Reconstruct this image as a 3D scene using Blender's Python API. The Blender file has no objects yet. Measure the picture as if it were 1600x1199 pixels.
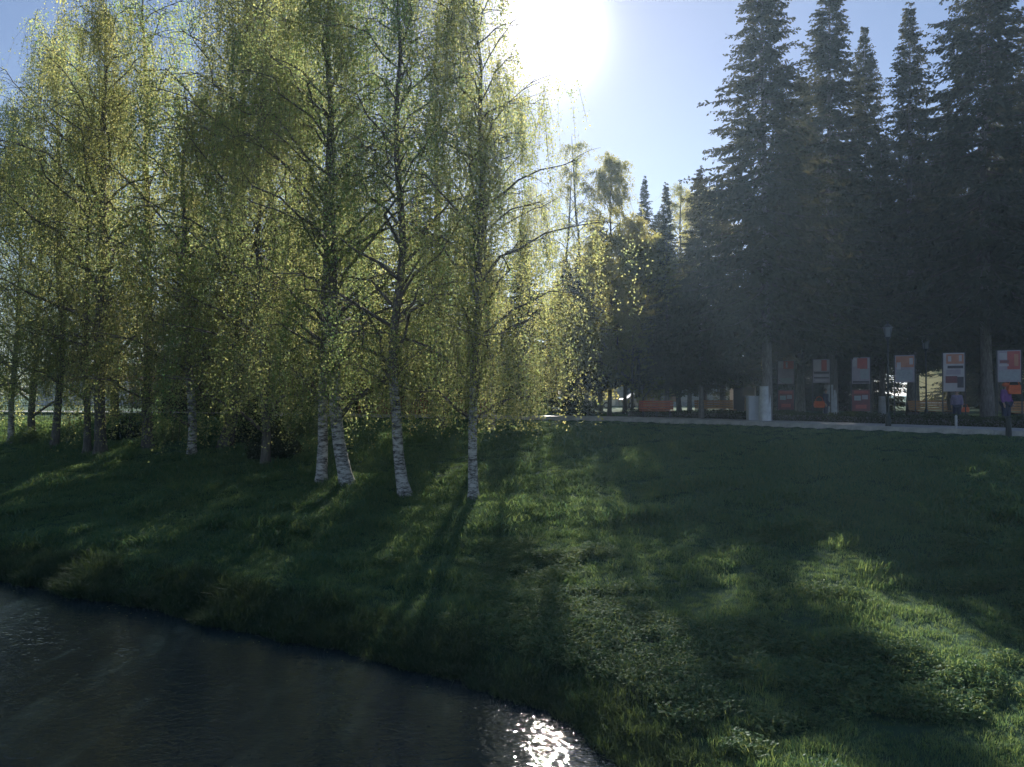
import bpy, bmesh, math, random
import numpy as np
from mathutils import Vector, Matrix

R = math.radians
scene = bpy.context.scene
COL = scene.collection

# ------------------------------------------------------------------ camera
F = 1200.0                       # focal length in photo pixels (photo 1600 x 1199)
HOR = 617.0                      # photo row of the horizon
PITCH = math.atan((HOR - 599.5) / F)
CAMZ = 1.3
cam_d = bpy.data.cameras.new('camera')
cam_d.sensor_width = 36.0
cam_d.lens = 36.0 * F / 1600.0
cam_d.clip_end = 3000
cam = bpy.data.objects.new('camera', cam_d)
cam.location = (0, 0, CAMZ)
cam.rotation_euler = (R(90) + PITCH, 0, 0)
COL.objects.link(cam)
scene.camera = cam

# ------------------------------------------------------------------ light
def ray(px, py):
    v = Vector(((px - 800) / F, 1.0, -(py - 599.5) / F))
    v.normalize()
    return Matrix.Rotation(PITCH, 3, 'X') @ v

SUN = ray(848, 48)
sun_el = math.asin(SUN.z)
sun_az = math.atan2(SUN.x, SUN.y)
SKY_STRENGTH = 0.05
SUN_STRENGTH = 4.4
world = bpy.data.worlds.new('World')
scene.world = world
world.use_nodes = True
nt = world.node_tree
nt.nodes.clear()
def N(tree, typ, **kw):
    n = tree.nodes.new(typ)
    for k, v in kw.items():
        setattr(n, k, v)
    return n
def math_node(tree, op, a, b=None, clamp=False):
    n = N(tree, 'ShaderNodeMath', operation=op)
    n.use_clamp = clamp
    for i, v in enumerate((a, b)):
        if v is None: continue
        if isinstance(v, (int, float)): n.inputs[i].default_value = v
        else: tree.links.new(v, n.inputs[i])
    return n.outputs[0]
sky = N(nt, 'ShaderNodeTexSky', sky_type='NISHITA')
sky.sun_disc = False
sky.sun_elevation = sun_el
sky.sun_rotation = sun_az
sky.altitude = 100
sky.air_density = 1.0
sky.dust_density = 0.15
sky.ozone_density = 2.2
bg = N(nt, 'ShaderNodeBackground')
bg.inputs[1].default_value = SKY_STRENGTH
tint = N(nt, 'ShaderNodeVectorMath', operation='MULTIPLY')
nt.links.new(sky.outputs[0], tint.inputs[0])
tint.inputs[1].default_value = (1.04, 0.95, 0.98)
nt.links.new(tint.outputs[0], bg.inputs[0])
# the bright aureole of the low sun itself (an angular fall-off round the sun's direction)
tc = N(nt, 'ShaderNodeTexCoord')
dot = N(nt, 'ShaderNodeVectorMath', operation='DOT_PRODUCT')
nt.links.new(tc.outputs['Generated'], dot.inputs[0])
dot.inputs[1].default_value = SUN
cl = math_node(nt, 'MINIMUM', dot.outputs['Value'], 1.0)
ang = math_node(nt, 'ARCCOSINE', cl)
e1 = math_node(nt, 'EXPONENT', math_node(nt, 'MULTIPLY', ang, -1 / R(1.05)))
e2 = math_node(nt, 'EXPONENT', math_node(nt, 'MULTIPLY', ang, -1 / R(6.5)))
tot = math_node(nt, 'ADD', math_node(nt, 'MULTIPLY', e1, 9.0), math_node(nt, 'MULTIPLY', e2, 0.045))
bg2 = N(nt, 'ShaderNodeBackground')
bg2.inputs[0].default_value = (1.0, 0.94, 0.97, 1)
nt.links.new(tot, bg2.inputs[1])
add = N(nt, 'ShaderNodeAddShader')
nt.links.new(bg.outputs[0], add.inputs[0])
nt.links.new(bg2.outputs[0], add.inputs[1])
wo = N(nt, 'ShaderNodeOutputWorld')
nt.links.new(add.outputs[0], wo.inputs[0])

sl = bpy.data.lights.new('sun', 'SUN')
sl.energy = SUN_STRENGTH
sl.angle = R(0.53)
sl.color = (1.0, 0.93, 0.82)
so = bpy.data.objects.new('sun', sl)
so.rotation_euler = SUN.to_track_quat('Z', 'Y').to_euler()
so.location = (0, 0, 40)
COL.objects.link(so)

scene.view_settings.view_transform = 'Standard'
scene.view_settings.look = 'None'
scene.view_settings.exposure = 1.15
scene.view_settings.gamma = 1.0
scene.view_settings.use_curve_mapping = False
cy = scene.cycles
scene.render.engine = 'CYCLES'
cy.max_bounces = 8
cy.diffuse_bounces = 5
cy.glossy_bounces = 3
cy.transmission_bounces = 8
cy.volume_bounces = 1
cy.sample_clamp_indirect = 6
cy.use_denoising = True

# ------------------------------------------------------------------ helpers
def link(o, parent=None):
    COL.objects.link(o)
    if parent is not None:
        o.parent = parent
    return o
def tag(o, label=None, cat=None, group=None, kind=None):
    if label: o['label'] = label
    if cat: o['category'] = cat
    if group: o['group'] = group
    if kind: o['kind'] = kind
    return o
def thing(name, loc, label, cat, group=None, rz=0.0):
    o = bpy.data.objects.new(name, None)
    o.empty_display_size = 0.3
    o.location = loc
    o.rotation_euler = (0, 0, rz)
    COL.objects.link(o)
    return tag(o, label, cat, group)
def mesh_np(name, V, faces_list, mats, smooth=False, mat_idx=None):
    """faces_list: list of int arrays shaped (n,k)"""
    me = bpy.data.meshes.new(name)
    V = np.asarray(V, np.float32)
    me.vertices.add(len(V))
    me.vertices.foreach_set('co', V.ravel())
    loops = np.concatenate([f.ravel() for f in faces_list]).astype(np.int32)
    tot = np.concatenate([np.full(len(f), f.shape[1], np.int32) for f in faces_list])
    start = np.concatenate([[0], np.cumsum(tot)[:-1]]).astype(np.int32)
    me.loops.add(len(loops))
    me.loops.foreach_set('vertex_index', loops)
    me.polygons.add(len(tot))
    me.polygons.foreach_set('loop_start', start)
    me.polygons.foreach_set('loop_total', tot)
    if mat_idx is not None:
        me.polygons.foreach_set('material_index', np.asarray(mat_idx, np.int32))
    if smooth:
        me.polygons.foreach_set('use_smooth', np.ones(len(tot), bool))
    for m in mats: me.materials.append(m)
    me.update(calc_edges=True)
    return me
def obj(name, me, parent=None, loc=None):
    o = bpy.data.objects.new(name, me)
    if loc is not None: o.location = loc
    return link(o, parent)

class MB:
    """collects boxes, tubes ... and builds one mesh"""
    def __init__(s): s.bm = bmesh.new()
    def box(s, c, size, rz=0.0, bevel=0.0, rot=None):
        r = bmesh.ops.create_cube(s.bm, size=1.0)
        vs = r['verts']
        bmesh.ops.scale(s.bm, verts=vs, vec=size)
        if bevel > 0:
            es = list({e for v in vs for e in v.link_edges})
            b = bmesh.ops.bevel(s.bm, geom=es, offset=bevel, segments=1, affect='EDGES')
            vs = list({v for f in b['faces'] for v in f.verts} | {v for v in vs if v.is_valid})
        M = Matrix.Translation(c) @ (rot if rot is not None else Matrix.Rotation(rz, 4, 'Z'))
        bmesh.ops.transform(s.bm, matrix=M, verts=vs)
        return s
    def cone(s, c, r1, r2, h, seg=12, rot=None):
        r = bmesh.ops.create_cone(s.bm, cap_ends=True, segments=seg, radius1=r1, radius2=r2, depth=h)
        M = Matrix.Translation(Vector(c) + Vector((0, 0, h / 2))) if rot is None else Matrix.Translation(c) @ rot
        bmesh.ops.transform(s.bm, matrix=M, verts=r['verts'])
        return s
    def ball(s, c, size, seg=12):
        r = bmesh.ops.create_uvsphere(s.bm, u_segments=seg, v_segments=max(6, seg // 2), radius=1)
        bmesh.ops.transform(s.bm, matrix=Matrix.Translation(c) @ Matrix.Diagonal((*size, 1)), verts=r['verts'])
        return s
    def prism(s, pts, y0, y1):
        """outline pts (x,z) extruded along y"""
        a = [s.bm.verts.new((x, y0, z)) for x, z in pts]
        b = [s.bm.verts.new((x, y1, z)) for x, z in pts]
        n = len(pts)
        s.bm.faces.new(a); s.bm.faces.new(b[::-1])
        for i in range(n):
            s.bm.faces.new((a[i], b[i], b[(i + 1) % n], a[(i + 1) % n]))
        bmesh.ops.recalc_face_normals(s.bm, faces=s.bm.faces)
        return s
    def mesh(s, name, mat, smooth=False):
        me = bpy.data.meshes.new(name)
        s.bm.to_mesh(me); s.bm.free()
        me.materials.append(mat)
        if smooth:
            for p in me.polygons: p.use_smooth = True
        return me
    def build(s, name, mat, parent=None, loc=None, smooth=False):
        return obj(name, s.mesh(name, mat, smooth), parent, loc)

def copy_tree(root, loc, rz=0.0, scale=(1, 1, 1), label=None, group=None):
    c = root.copy(); COL.objects.link(c)
    c.location = loc; c.rotation_euler = (0, 0, rz); c.scale = scale
    if label: c['label'] = label
    if group: c['group'] = group
    for ch in list(root.children):
        d = ch.copy(); COL.objects.link(d); d.parent = c
        for g in list(ch.children):
            e = g.copy(); COL.objects.link(e); e.parent = d
    return c

# value noise for geometry
def vnoise(x, y, seed=0):
    xi = np.floor(x).astype(np.int64); yi = np.floor(y).astype(np.int64)
    fx = x - xi; fy = y - yi
    def h(a, b):
        n = (a * 374761393 + b * 668265263 + seed * 1442695041) & 0x7fffffff
        n = ((n ^ (n >> 13)) * 1274126177) & 0x7fffffff
        return ((n ^ (n >> 16)) & 0xffff) / 65535.0
    u = fx * fx * (3 - 2 * fx); v = fy * fy * (3 - 2 * fy)
    a = h(xi, yi); b = h(xi + 1, yi); c = h(xi, yi + 1); d = h(xi + 1, yi + 1)
    return (a * (1 - u) + b * u) * (1 - v) + (c * (1 - u) + d * u) * v

# ------------------------------------------------------------------ materials
def new_mat(name):
    m = bpy.data.materials.new(name); m.use_nodes = True
    t = m.node_tree
    p = t.nodes['Principled BSDF']
    return m, t, p
def setin(p, **kw):
    for k, v in kw.items():
        p.inputs[k.replace('_', ' ')].default_value = v
def noise(t, scale, detail=4, vec=None, rough=0.6, coord='Object', stretch=None):
    n = N(t, 'ShaderNodeTexNoise')
    n.inputs['Scale'].default_value = scale
    n.inputs['Detail'].default_value = detail
    n.inputs['Roughness'].default_value = rough
    c = N(t, 'ShaderNodeTexCoord')
    src = c.outputs[coord]
    if stretch:
        mp = N(t, 'ShaderNodeMapping'); mp.inputs['Scale'].default_value = stretch
        t.links.new(src, mp.inputs[0]); src = mp.outputs[0]
    t.links.new(src, n.inputs['Vector'])
    return n.outputs['Fac']
def ramp(t, fac, stops):
    r = N(t, 'ShaderNodeValToRGB')
    el = r.color_ramp.elements
    while len(el) < len(stops): el.new(0.5)
    for e, (p, c) in zip(el, stops):
        e.position = p; e.color = (*c, 1)
    t.links.new(fac, r.inputs[0])
    return r.outputs[0]
def bump(t, p, fac, strength, dist=0.02):
    b = N(t, 'ShaderNodeBump')
    b.inputs['Strength'].default_value = strength
    b.inputs['Distance'].default_value = dist
    t.links.new(fac, b.inputs['Height'])
    t.links.new(b.outputs[0], p.inputs['Normal'])
def plain(name, c1, c2=None, scale=6, rough=0.7, metal=0.0, bmp=0.15, bdist=0.01):
    m, t, p = new_mat(name)
    c2 = c2 or tuple(x * 0.7 for x in c1)
    f = noise(t, scale)
    t.links.new(ramp(t, f, [(0.3, c2), (0.7, c1)]), p.inputs['Base Color'])
    setin(p, Roughness=rough, Metallic=metal)
    if bmp: bump(t, p, noise(t, scale * 5), bmp, bdist)
    return m
def leaf_mat(name, c_dark, c_light, t_dark, t_light, mix=0.5, clump=0.6):
    """leaf colour varies from leaf to leaf and from one clump to another"""
    m = bpy.data.materials.new(name); m.use_nodes = True
    t = m.node_tree; t.nodes.clear()
    g = N(t, 'ShaderNodeNewGeometry')
    oi = N(t, 'ShaderNodeObjectInfo')
    f = math_node(t, 'ADD', math_node(t, 'MULTIPLY', g.outputs['Random Per Island'], 0.35),
                  math_node(t, 'ADD', math_node(t, 'MULTIPLY', noise(t, clump, 2), 0.50),
                            math_node(t, 'MULTIPLY', oi.outputs['Random'], 0.30)))
    cd = ramp(t, f, [(0.25, c_dark), (0.85, c_light)])
    ct = ramp(t, f, [(0.25, t_dark), (0.85, t_light)])
    d = N(t, 'ShaderNodeBsdfDiffuse'); t.links.new(cd, d.inputs[0])
    tr = N(t, 'ShaderNodeBsdfTranslucent'); t.links.new(ct, tr.inputs[0])
    mx = N(t, 'ShaderNodeMixShader'); mx.inputs[0].default_value = mix
    t.links.new(d.outputs[0], mx.inputs[1]); t.links.new(tr.outputs[0], mx.inputs[2])
    gl = N(t, 'ShaderNodeBsdfGlossy'); gl.inputs['Roughness'].default_value = 0.45
    gl.inputs[0].default_value = (0.9, 0.95, 1, 1)
    m2 = N(t, 'ShaderNodeMixShader'); m2.inputs[0].default_value = 0.012
    t.links.new(mx.outputs[0], m2.inputs[1]); t.links.new(gl.outputs[0], m2.inputs[2])
    o = N(t, 'ShaderNodeOutputMaterial'); t.links.new(m2.outputs[0], o.inputs[0])
    return m

M = {}
M['birch_leaf'] = leaf_mat('birch_leaves', (0.05, 0.085, 0.025), (0.12, 0.12, 0.035), (0.20, 0.37, 0.14), (0.72, 0.67, 0.25), 0.70)
M['olive_leaf'] = leaf_mat('olive_leaves', (0.05, 0.075, 0.025), (0.11, 0.12, 0.04), (0.32, 0.36, 0.10), (0.70, 0.60, 0.20), 0.66)
M['needle'] = leaf_mat('spruce_needles', (0.026, 0.042, 0.024), (0.060, 0.072, 0.034), (0.04, 0.045, 0.02), (0.13, 0.11, 0.045), 0.34)
M['grass_blade'] = leaf_mat('grass_blades', (0.050, 0.150, 0.088), (0.105, 0.185, 0.090), (0.12, 0.26, 0.10), (0.34, 0.42, 0.11), 0.45, 0.5)
M['reed'] = leaf_mat('bank_grass', (0.026, 0.066, 0.040), (0.060, 0.105, 0.050), (0.06, 0.12, 0.04), (0.17, 0.22, 0.06), 0.4, 0.5)
M['weed'] = leaf_mat('weed_leaves', (0.045, 0.13, 0.065), (0.10, 0.18, 0.08), (0.14, 0.28, 0.09), (0.42, 0.46, 0.14), 0.45, 0.8)
M['hedge'] = leaf_mat('hedge_leaves', (0.018, 0.034, 0.014), (0.042, 0.062, 0.022), (0.04, 0.06, 0.015), (0.09, 0.11, 0.03), 0.35)
M['dead_twig'] = plain('birch_twigs', (0.16, 0.13, 0.11), (0.08, 0.06, 0.055), 3, 0.8, bmp=0)

def bark_birch():
    m, t, p = new_mat('birch_bark')
    bands = noise(t, 3.2, 4, stretch=(1.1, 1.1, 3.2), rough=0.72)
    fine = noise(t, 12, 3, stretch=(0.8, 0.8, 7), rough=0.6)
    f = math_node(t, 'ADD', math_node(t, 'MULTIPLY', bands, 0.72), math_node(t, 'MULTIPLY', fine, 0.28))
    c = ramp(t, f, [(0.40, (0.035, 0.032, 0.03)), (0.47, (0.22, 0.21, 0.20)), (0.55, (0.52, 0.51, 0.49)), (0.75, (0.68, 0.67, 0.65))])
    t.links.new(c, p.inputs['Base Color'])
    setin(p, Roughness=0.75)
    bump(t, p, f, 0.6, 0.03)
    return m
M['birch_bark'] = bark_birch()
M['birch_limb'] = plain('birch_limbs', (0.19, 0.16, 0.14), (0.07, 0.055, 0.05), 4, 0.8, bmp=.2)
def bark_dark(name, c1, c2):
    m, t, p = new_mat(name)
    f = noise(t, 6, 6, stretch=(2.4, 2.4, 0.6), rough=0.7)
    t.links.new(ramp(t, f, [(0.35, c2), (0.65, c1)]), p.inputs['Base Color'])
    setin(p, Roughness=0.9)
    bump(t, p, f, 0.9, 0.05)
    return m
M['spruce_bark'] = bark_dark('spruce_bark', (0.25, 0.23, 0.22), (0.10, 0.09, 0.085))
M['spruce_twig'] = plain('spruce_twigs', (0.085, 0.07, 0.06), (0.045, 0.035, 0.03), 5, 0.9, bmp=0)
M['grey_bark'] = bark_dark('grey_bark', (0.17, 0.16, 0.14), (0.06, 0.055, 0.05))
M['limewash'] = plain('limewash', (0.66, 0.69, 0.72), (0.40, 0.42, 0.45), 5, 0.85, bmp=0.5, bdist=0.02)

def ground_mat():
    m, t, p = new_mat('turf')
    a = noise(t, 0.35, 5, rough=0.65); b = noise(t, 7, 6, rough=0.7)
    f = math_node(t, 'ADD', math_node(t, 'MULTIPLY', a, 0.5), math_node(t, 'MULTIPLY', b, 0.5))
    t.links.new(ramp(t, f, [(0.30, (0.022, 0.050, 0.030)), (0.52, (0.040, 0.095, 0.048)), (0.72, (0.075, 0.125, 0.055))]), p.inputs['Base Color'])
    setin(p, Roughness=0.95)
    p.inputs['Specular IOR Level'].default_value = 0.1
    bump(t, p, b, 0.8, 0.08)
    return m
M['turf'] = ground_mat()
M['path'] = plain('path_concrete', (0.46, 0.45, 0.44), (0.34, 0.33, 0.33), 2.5, 0.55, bmp=0.3)
M['kerb'] = plain('kerb_concrete', (0.50, 0.50, 0.49), (0.33, 0.33, 0.33), 5, 0.7)

def water_mat():
    m, t, p = new_mat('river_water')
    setin(p, Roughness=0.03, IOR=1.333)
    p.inputs['Base Color'].default_value = (0.018, 0.032, 0.038, 1)
    p.inputs['Specular IOR Level'].default_value = 0.6
    a = noise(t, 1.5, 2, stretch=(1.0, 1.5, 1), rough=0.5)
    b = noise(t, 6.5, 1.5, stretch=(1.0, 1.5, 1), rough=0.6)
    c = noise(t, 0.30, 2)
    amp = math_node(t, 'MULTIPLY', b, math_node(t, 'ADD', math_node(t, 'MULTIPLY', c, 0.9), 0.05))
    f = math_node(t, 'ADD', math_node(t, 'MULTIPLY', a, 0.13), math_node(t, 'MULTIPLY', amp, 0.40))
    bump(t, p, f, 1.0, 0.045)
    return m
M['water'] = water_mat()

# ------------------------------------------------------------------ terrain
WL = np.array([(-90, 61), (-30, 29), (-12.7, 19.2), (-7.6, 16.6), (-4.2, 14.5), (-1.6, 13.0), (0.9, 11.0), (1.75, 9.4), (3.0, 7), (5, 3), (9, -8), (18, -40)], float)
PE = np.array([(-110, 70), (-30, 52.5), (-7.4, 44.8), (1.7, 41.0), (7.7, 36.5), (16.5, 24.3), (26, 10), (40, -12), (60, -45)], float)   # near edge of the path
WATER_Z = -3.3
def sdist(x, y, P):
    best = np.full(x.shape, 1e9); sign = np.ones(x.shape)
    for (x0, y0), (x1, y1) in zip(P[:-1], P[1:]):
        dx, dy = x1 - x0, y1 - y0
        L2 = dx * dx + dy * dy
        t = np.clip(((x - x0) * dx + (y - y0) * dy) / L2, 0, 1)
        qx = x - (x0 + t * dx); qy = y - (y0 + t * dy)
        d = np.hypot(qx, qy)
        s = np.sign(-(dy * (x - x0) - dx * (y - y0)))   # + on the land side (left of travel)
        up = d < best - 1e-9
        best = np.where(up, d, best); sign = np.where(up, s, sign)
    return best * sign
U = [0, 0.012, 0.05, 0.2, 0.41, 0.7, 0.93, 1.0]
Z = [-3.5, -3.22, -2.98, -2.78, -2.15, -1.05, -0.26, -0.06]
def ground_z(x, y, rough=True):
    x = np.asarray(x, float); y = np.asarray(y, float)
    sw = shore(x, y); sk = sdist(x, y, PE)
    u = np.clip(sw / (np.maximum(sw, 0) + np.maximum(-sk, 0) + 1e-6), 0, 1)
    z = np.interp(u, U, Z)
    z = np.where(sk > 0, 0.0, z)
    zr = np.interp(-sw, [0, 2, 5, 15, 18, 24, 34], [-3.5, -3.9, -4.3, -4.3, -3.5, -2.4, -0.4])
    z = np.where(sw < 0, zr, z)
    if rough:
        amp = np.clip((-sk) / 3, 0, 1) * np.clip(sw / 1.5, 0, 1)
        z = z + amp * (0.16 * (vnoise(x * 0.35, y * 0.35, 3) - 0.5) + 0.10 * (vnoise(x * 1.3, y * 1.3, 5) - 0.5) + 0.05 * (vnoise(x * 3.1, y * 3.1, 7) - 0.5))
    return z
def shore(x, y): return sdist(x, y, WL) + 0.42 * (vnoise(x * .9, y * .9, 41) - 0.5) + 0.22 * (vnoise(x * 2.9, y * 2.9, 43) - 0.5)
def gz(x, y): return float(ground_z(np.array([x]), np.array([y]))[0])
def hit(px, py):
    """the ground point that the photo shows at this pixel"""
    d = ray(px, py); o = Vector((0, 0, CAMZ))
    s = np.arange(4, 400, 0.05)
    P = np.array(o)[None] + s[:, None] * np.array(d)[None]
    z = ground_z(P[:, 0], P[:, 1], False)
    i = int(np.argmax(P[:, 2] <= z))
    return Vector((P[i, 0], P[i, 1], gz(P[i, 0], P[i, 1])))
def at(px, dist):
    """ground point in the direction of column px, dist metres ahead"""
    x = (px - 800) / F * dist
    return Vector((x, dist, gz(x, dist)))

def axis(lo, flo, fhi, hi, step):
    a = list(np.arange(flo, fhi + 1e-6, step))
    g, v = step, flo
    left = []
    while v > lo: g *= 1.35; v -= g; left.append(max(v, lo))
    g, v = step, fhi
    right = []
    while v < hi: g *= 1.35; v += g; right.append(min(v, hi))
    return np.array(left[::-1] + a + right)
xs = axis(-700, -36, 36, 700, 0.4); ys = axis(-300, -2, 58, 900, 0.4)
GX, GY = np.meshgrid(xs, ys)
GZ = ground_z(GX.ravel(), GY.ravel())
V = np.stack([GX.ravel(), GY.ravel(), GZ], 1)
nx, ny = len(xs), len(ys)
ii = (np.arange(ny - 1)[:, None] * nx + np.arange(nx - 1)[None]).ravel()
ground = obj('ground', mesh_np('ground', V, [np.stack([ii, ii + 1, ii + nx + 1, ii + nx], 1)], [M['turf']], True))
tag(ground, kind='structure')

# water
wx = axis(-120, -30, 12, 40, 1.5); wy = axis(-60, -5, 30, 90, 1.5)
WX, WY = np.meshgrid(wx, wy)
V = np.stack([WX.ravel(), WY.ravel(), np.full(WX.size, WATER_Z)], 1)
nx, ny = len(wx), len(wy)
ii = (np.arange(ny - 1)[:, None] * nx + np.arange(nx - 1)[None]).ravel()
tag(obj('river', mesh_np('river', V, [np.stack([ii, ii + 1, ii + nx + 1, ii + nx], 1)], [M['water']], True)), kind='structure')

# path along the top of the bank and its edging stones
def offset_line(P, d):
    P = np.asarray(P); T = np.gradient(P, axis=0); T /= np.linalg.norm(T, axis=1)[:, None]
    return P + d * np.stack([-T[:, 1], T[:, 0]], 1)
def resample(P, step):
    P = np.asarray(P, float)
    seg = np.hypot(*np.diff(P, axis=0).T); c = np.concatenate([[0], np.cumsum(seg)])
    s = np.arange(0, c[-1], step)
    # smoothed corners
    X = np.interp(s, c, P[:, 0]); Y = np.interp(s, c, P[:, 1])
    k = 7
    if len(X) > 2 * k:
        ker = np.ones(k) / k
        X = np.convolve(np.pad(X, k // 2, 'edge'), ker, 'valid'); Y = np.convolve(np.pad(Y, k // 2, 'edge'), ker, 'valid')
    return np.stack([X, Y], 1)
pl = resample(PE, 1.0)
a = offset_line(pl, 0.22); b = offset_line(pl, 3.0)
n = len(pl)
V = np.concatenate([np.c_[a, np.full(n, 0.12)], np.c_[b, np.full(n, 0.12)]])
i = np.arange(n - 1)
tag(obj('path', mesh_np('path', V, [np.stack([i, i + 1, i + 1 + n, i + n], 1)], [M['path']])), kind='structure')
kerb = bpy.data.objects.new('kerb', None); COL.objects.link(kerb); tag(kerb, kind='structure')
km = MB().box((0, 0, 0), (0.985, 0.15, 0.30), bevel=0.012).mesh('kerb_stone', M['kerb'])
kc = offset_line(pl, 0.14)
rng = random.Random(4)
for j in range(n - 1):
    p, q = kc[j], kc[j + 1]
    if not (-16 < p[0] < 24 and 14 < p[1] < 50): continue
    o = obj('kerb_stone', km, kerb, ((p[0] + q[0]) / 2, (p[1] + q[1]) / 2, 0.0 + rng.uniform(-0.010, 0.010)))
    o.rotation_euler = (0, rng.uniform(-.01, .01), math.atan2(q[1] - p[1], q[0] - p[0]))

# ------------------------------------------------------------------ trees
def tubes(lines, seg=6):
    """lines: list of (points (n,3), radii (n,)) -> V, quads"""
    Vs, Fs, off = [], [], 0
    for P, r in lines:
        P = np.asarray(P, float); r = np.asarray(r, float); n = len(P)
        T = np.gradient(P, axis=0); T /= np.linalg.norm(T, axis=1)[:, None] + 1e-9
        ref = np.where(np.abs(T[:, 2:3]) > 0.9, np.array([[1., 0, 0]]), np.array([[0., 0, 1]]))
        A = np.cross(T, ref); A /= np.linalg.norm(A, axis=1)[:, None]
        B = np.cross(T, A)
        an = np.arange(seg) * 2 * math.pi / seg
        ring = P[:, None] + r[:, None, None] * (np.cos(an)[None, :, None] * A[:, None] + np.sin(an)[None, :, None] * B[:, None])
        Vs.append(ring.reshape(-1, 3))
        i = np.arange(n - 1)[:, None] * seg; j = np.arange(seg)[None]; k = (j + 1) % seg
        Fs.append((np.stack([i + j, i + k, i + seg + k, i + seg + j], -1).reshape(-1, 4)) + off)
        off += n * seg
    return np.concatenate(Vs), np.concatenate(Fs)
def diamonds(C, A, B, back=0.35):
    """leaf-shaped quads: base, side, tip, side"""
    V = np.stack([C, C + A * back * 1.2 + B, C + A, C + A * back * 1.2 - B], 1).reshape(-1, 3)
    i = np.arange(len(C))[:, None] * 4
    return V, i + np.arange(4)[None]
def rand_unit(g, n):
    v = g.normal(size=(n, 3)); return v / np.linalg.norm(v, axis=1)[:, None]
def join(parts):
    Vs, Fs, Ms, off = [], [], [], 0
    for v, f, m in parts:
        Vs.append(v); Fs.append(f + off); Ms.append(np.full(len(f), m)); off += len(v)
    return np.concatenate(Vs), [np.concatenate(Fs)], np.concatenate(Ms)

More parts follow.
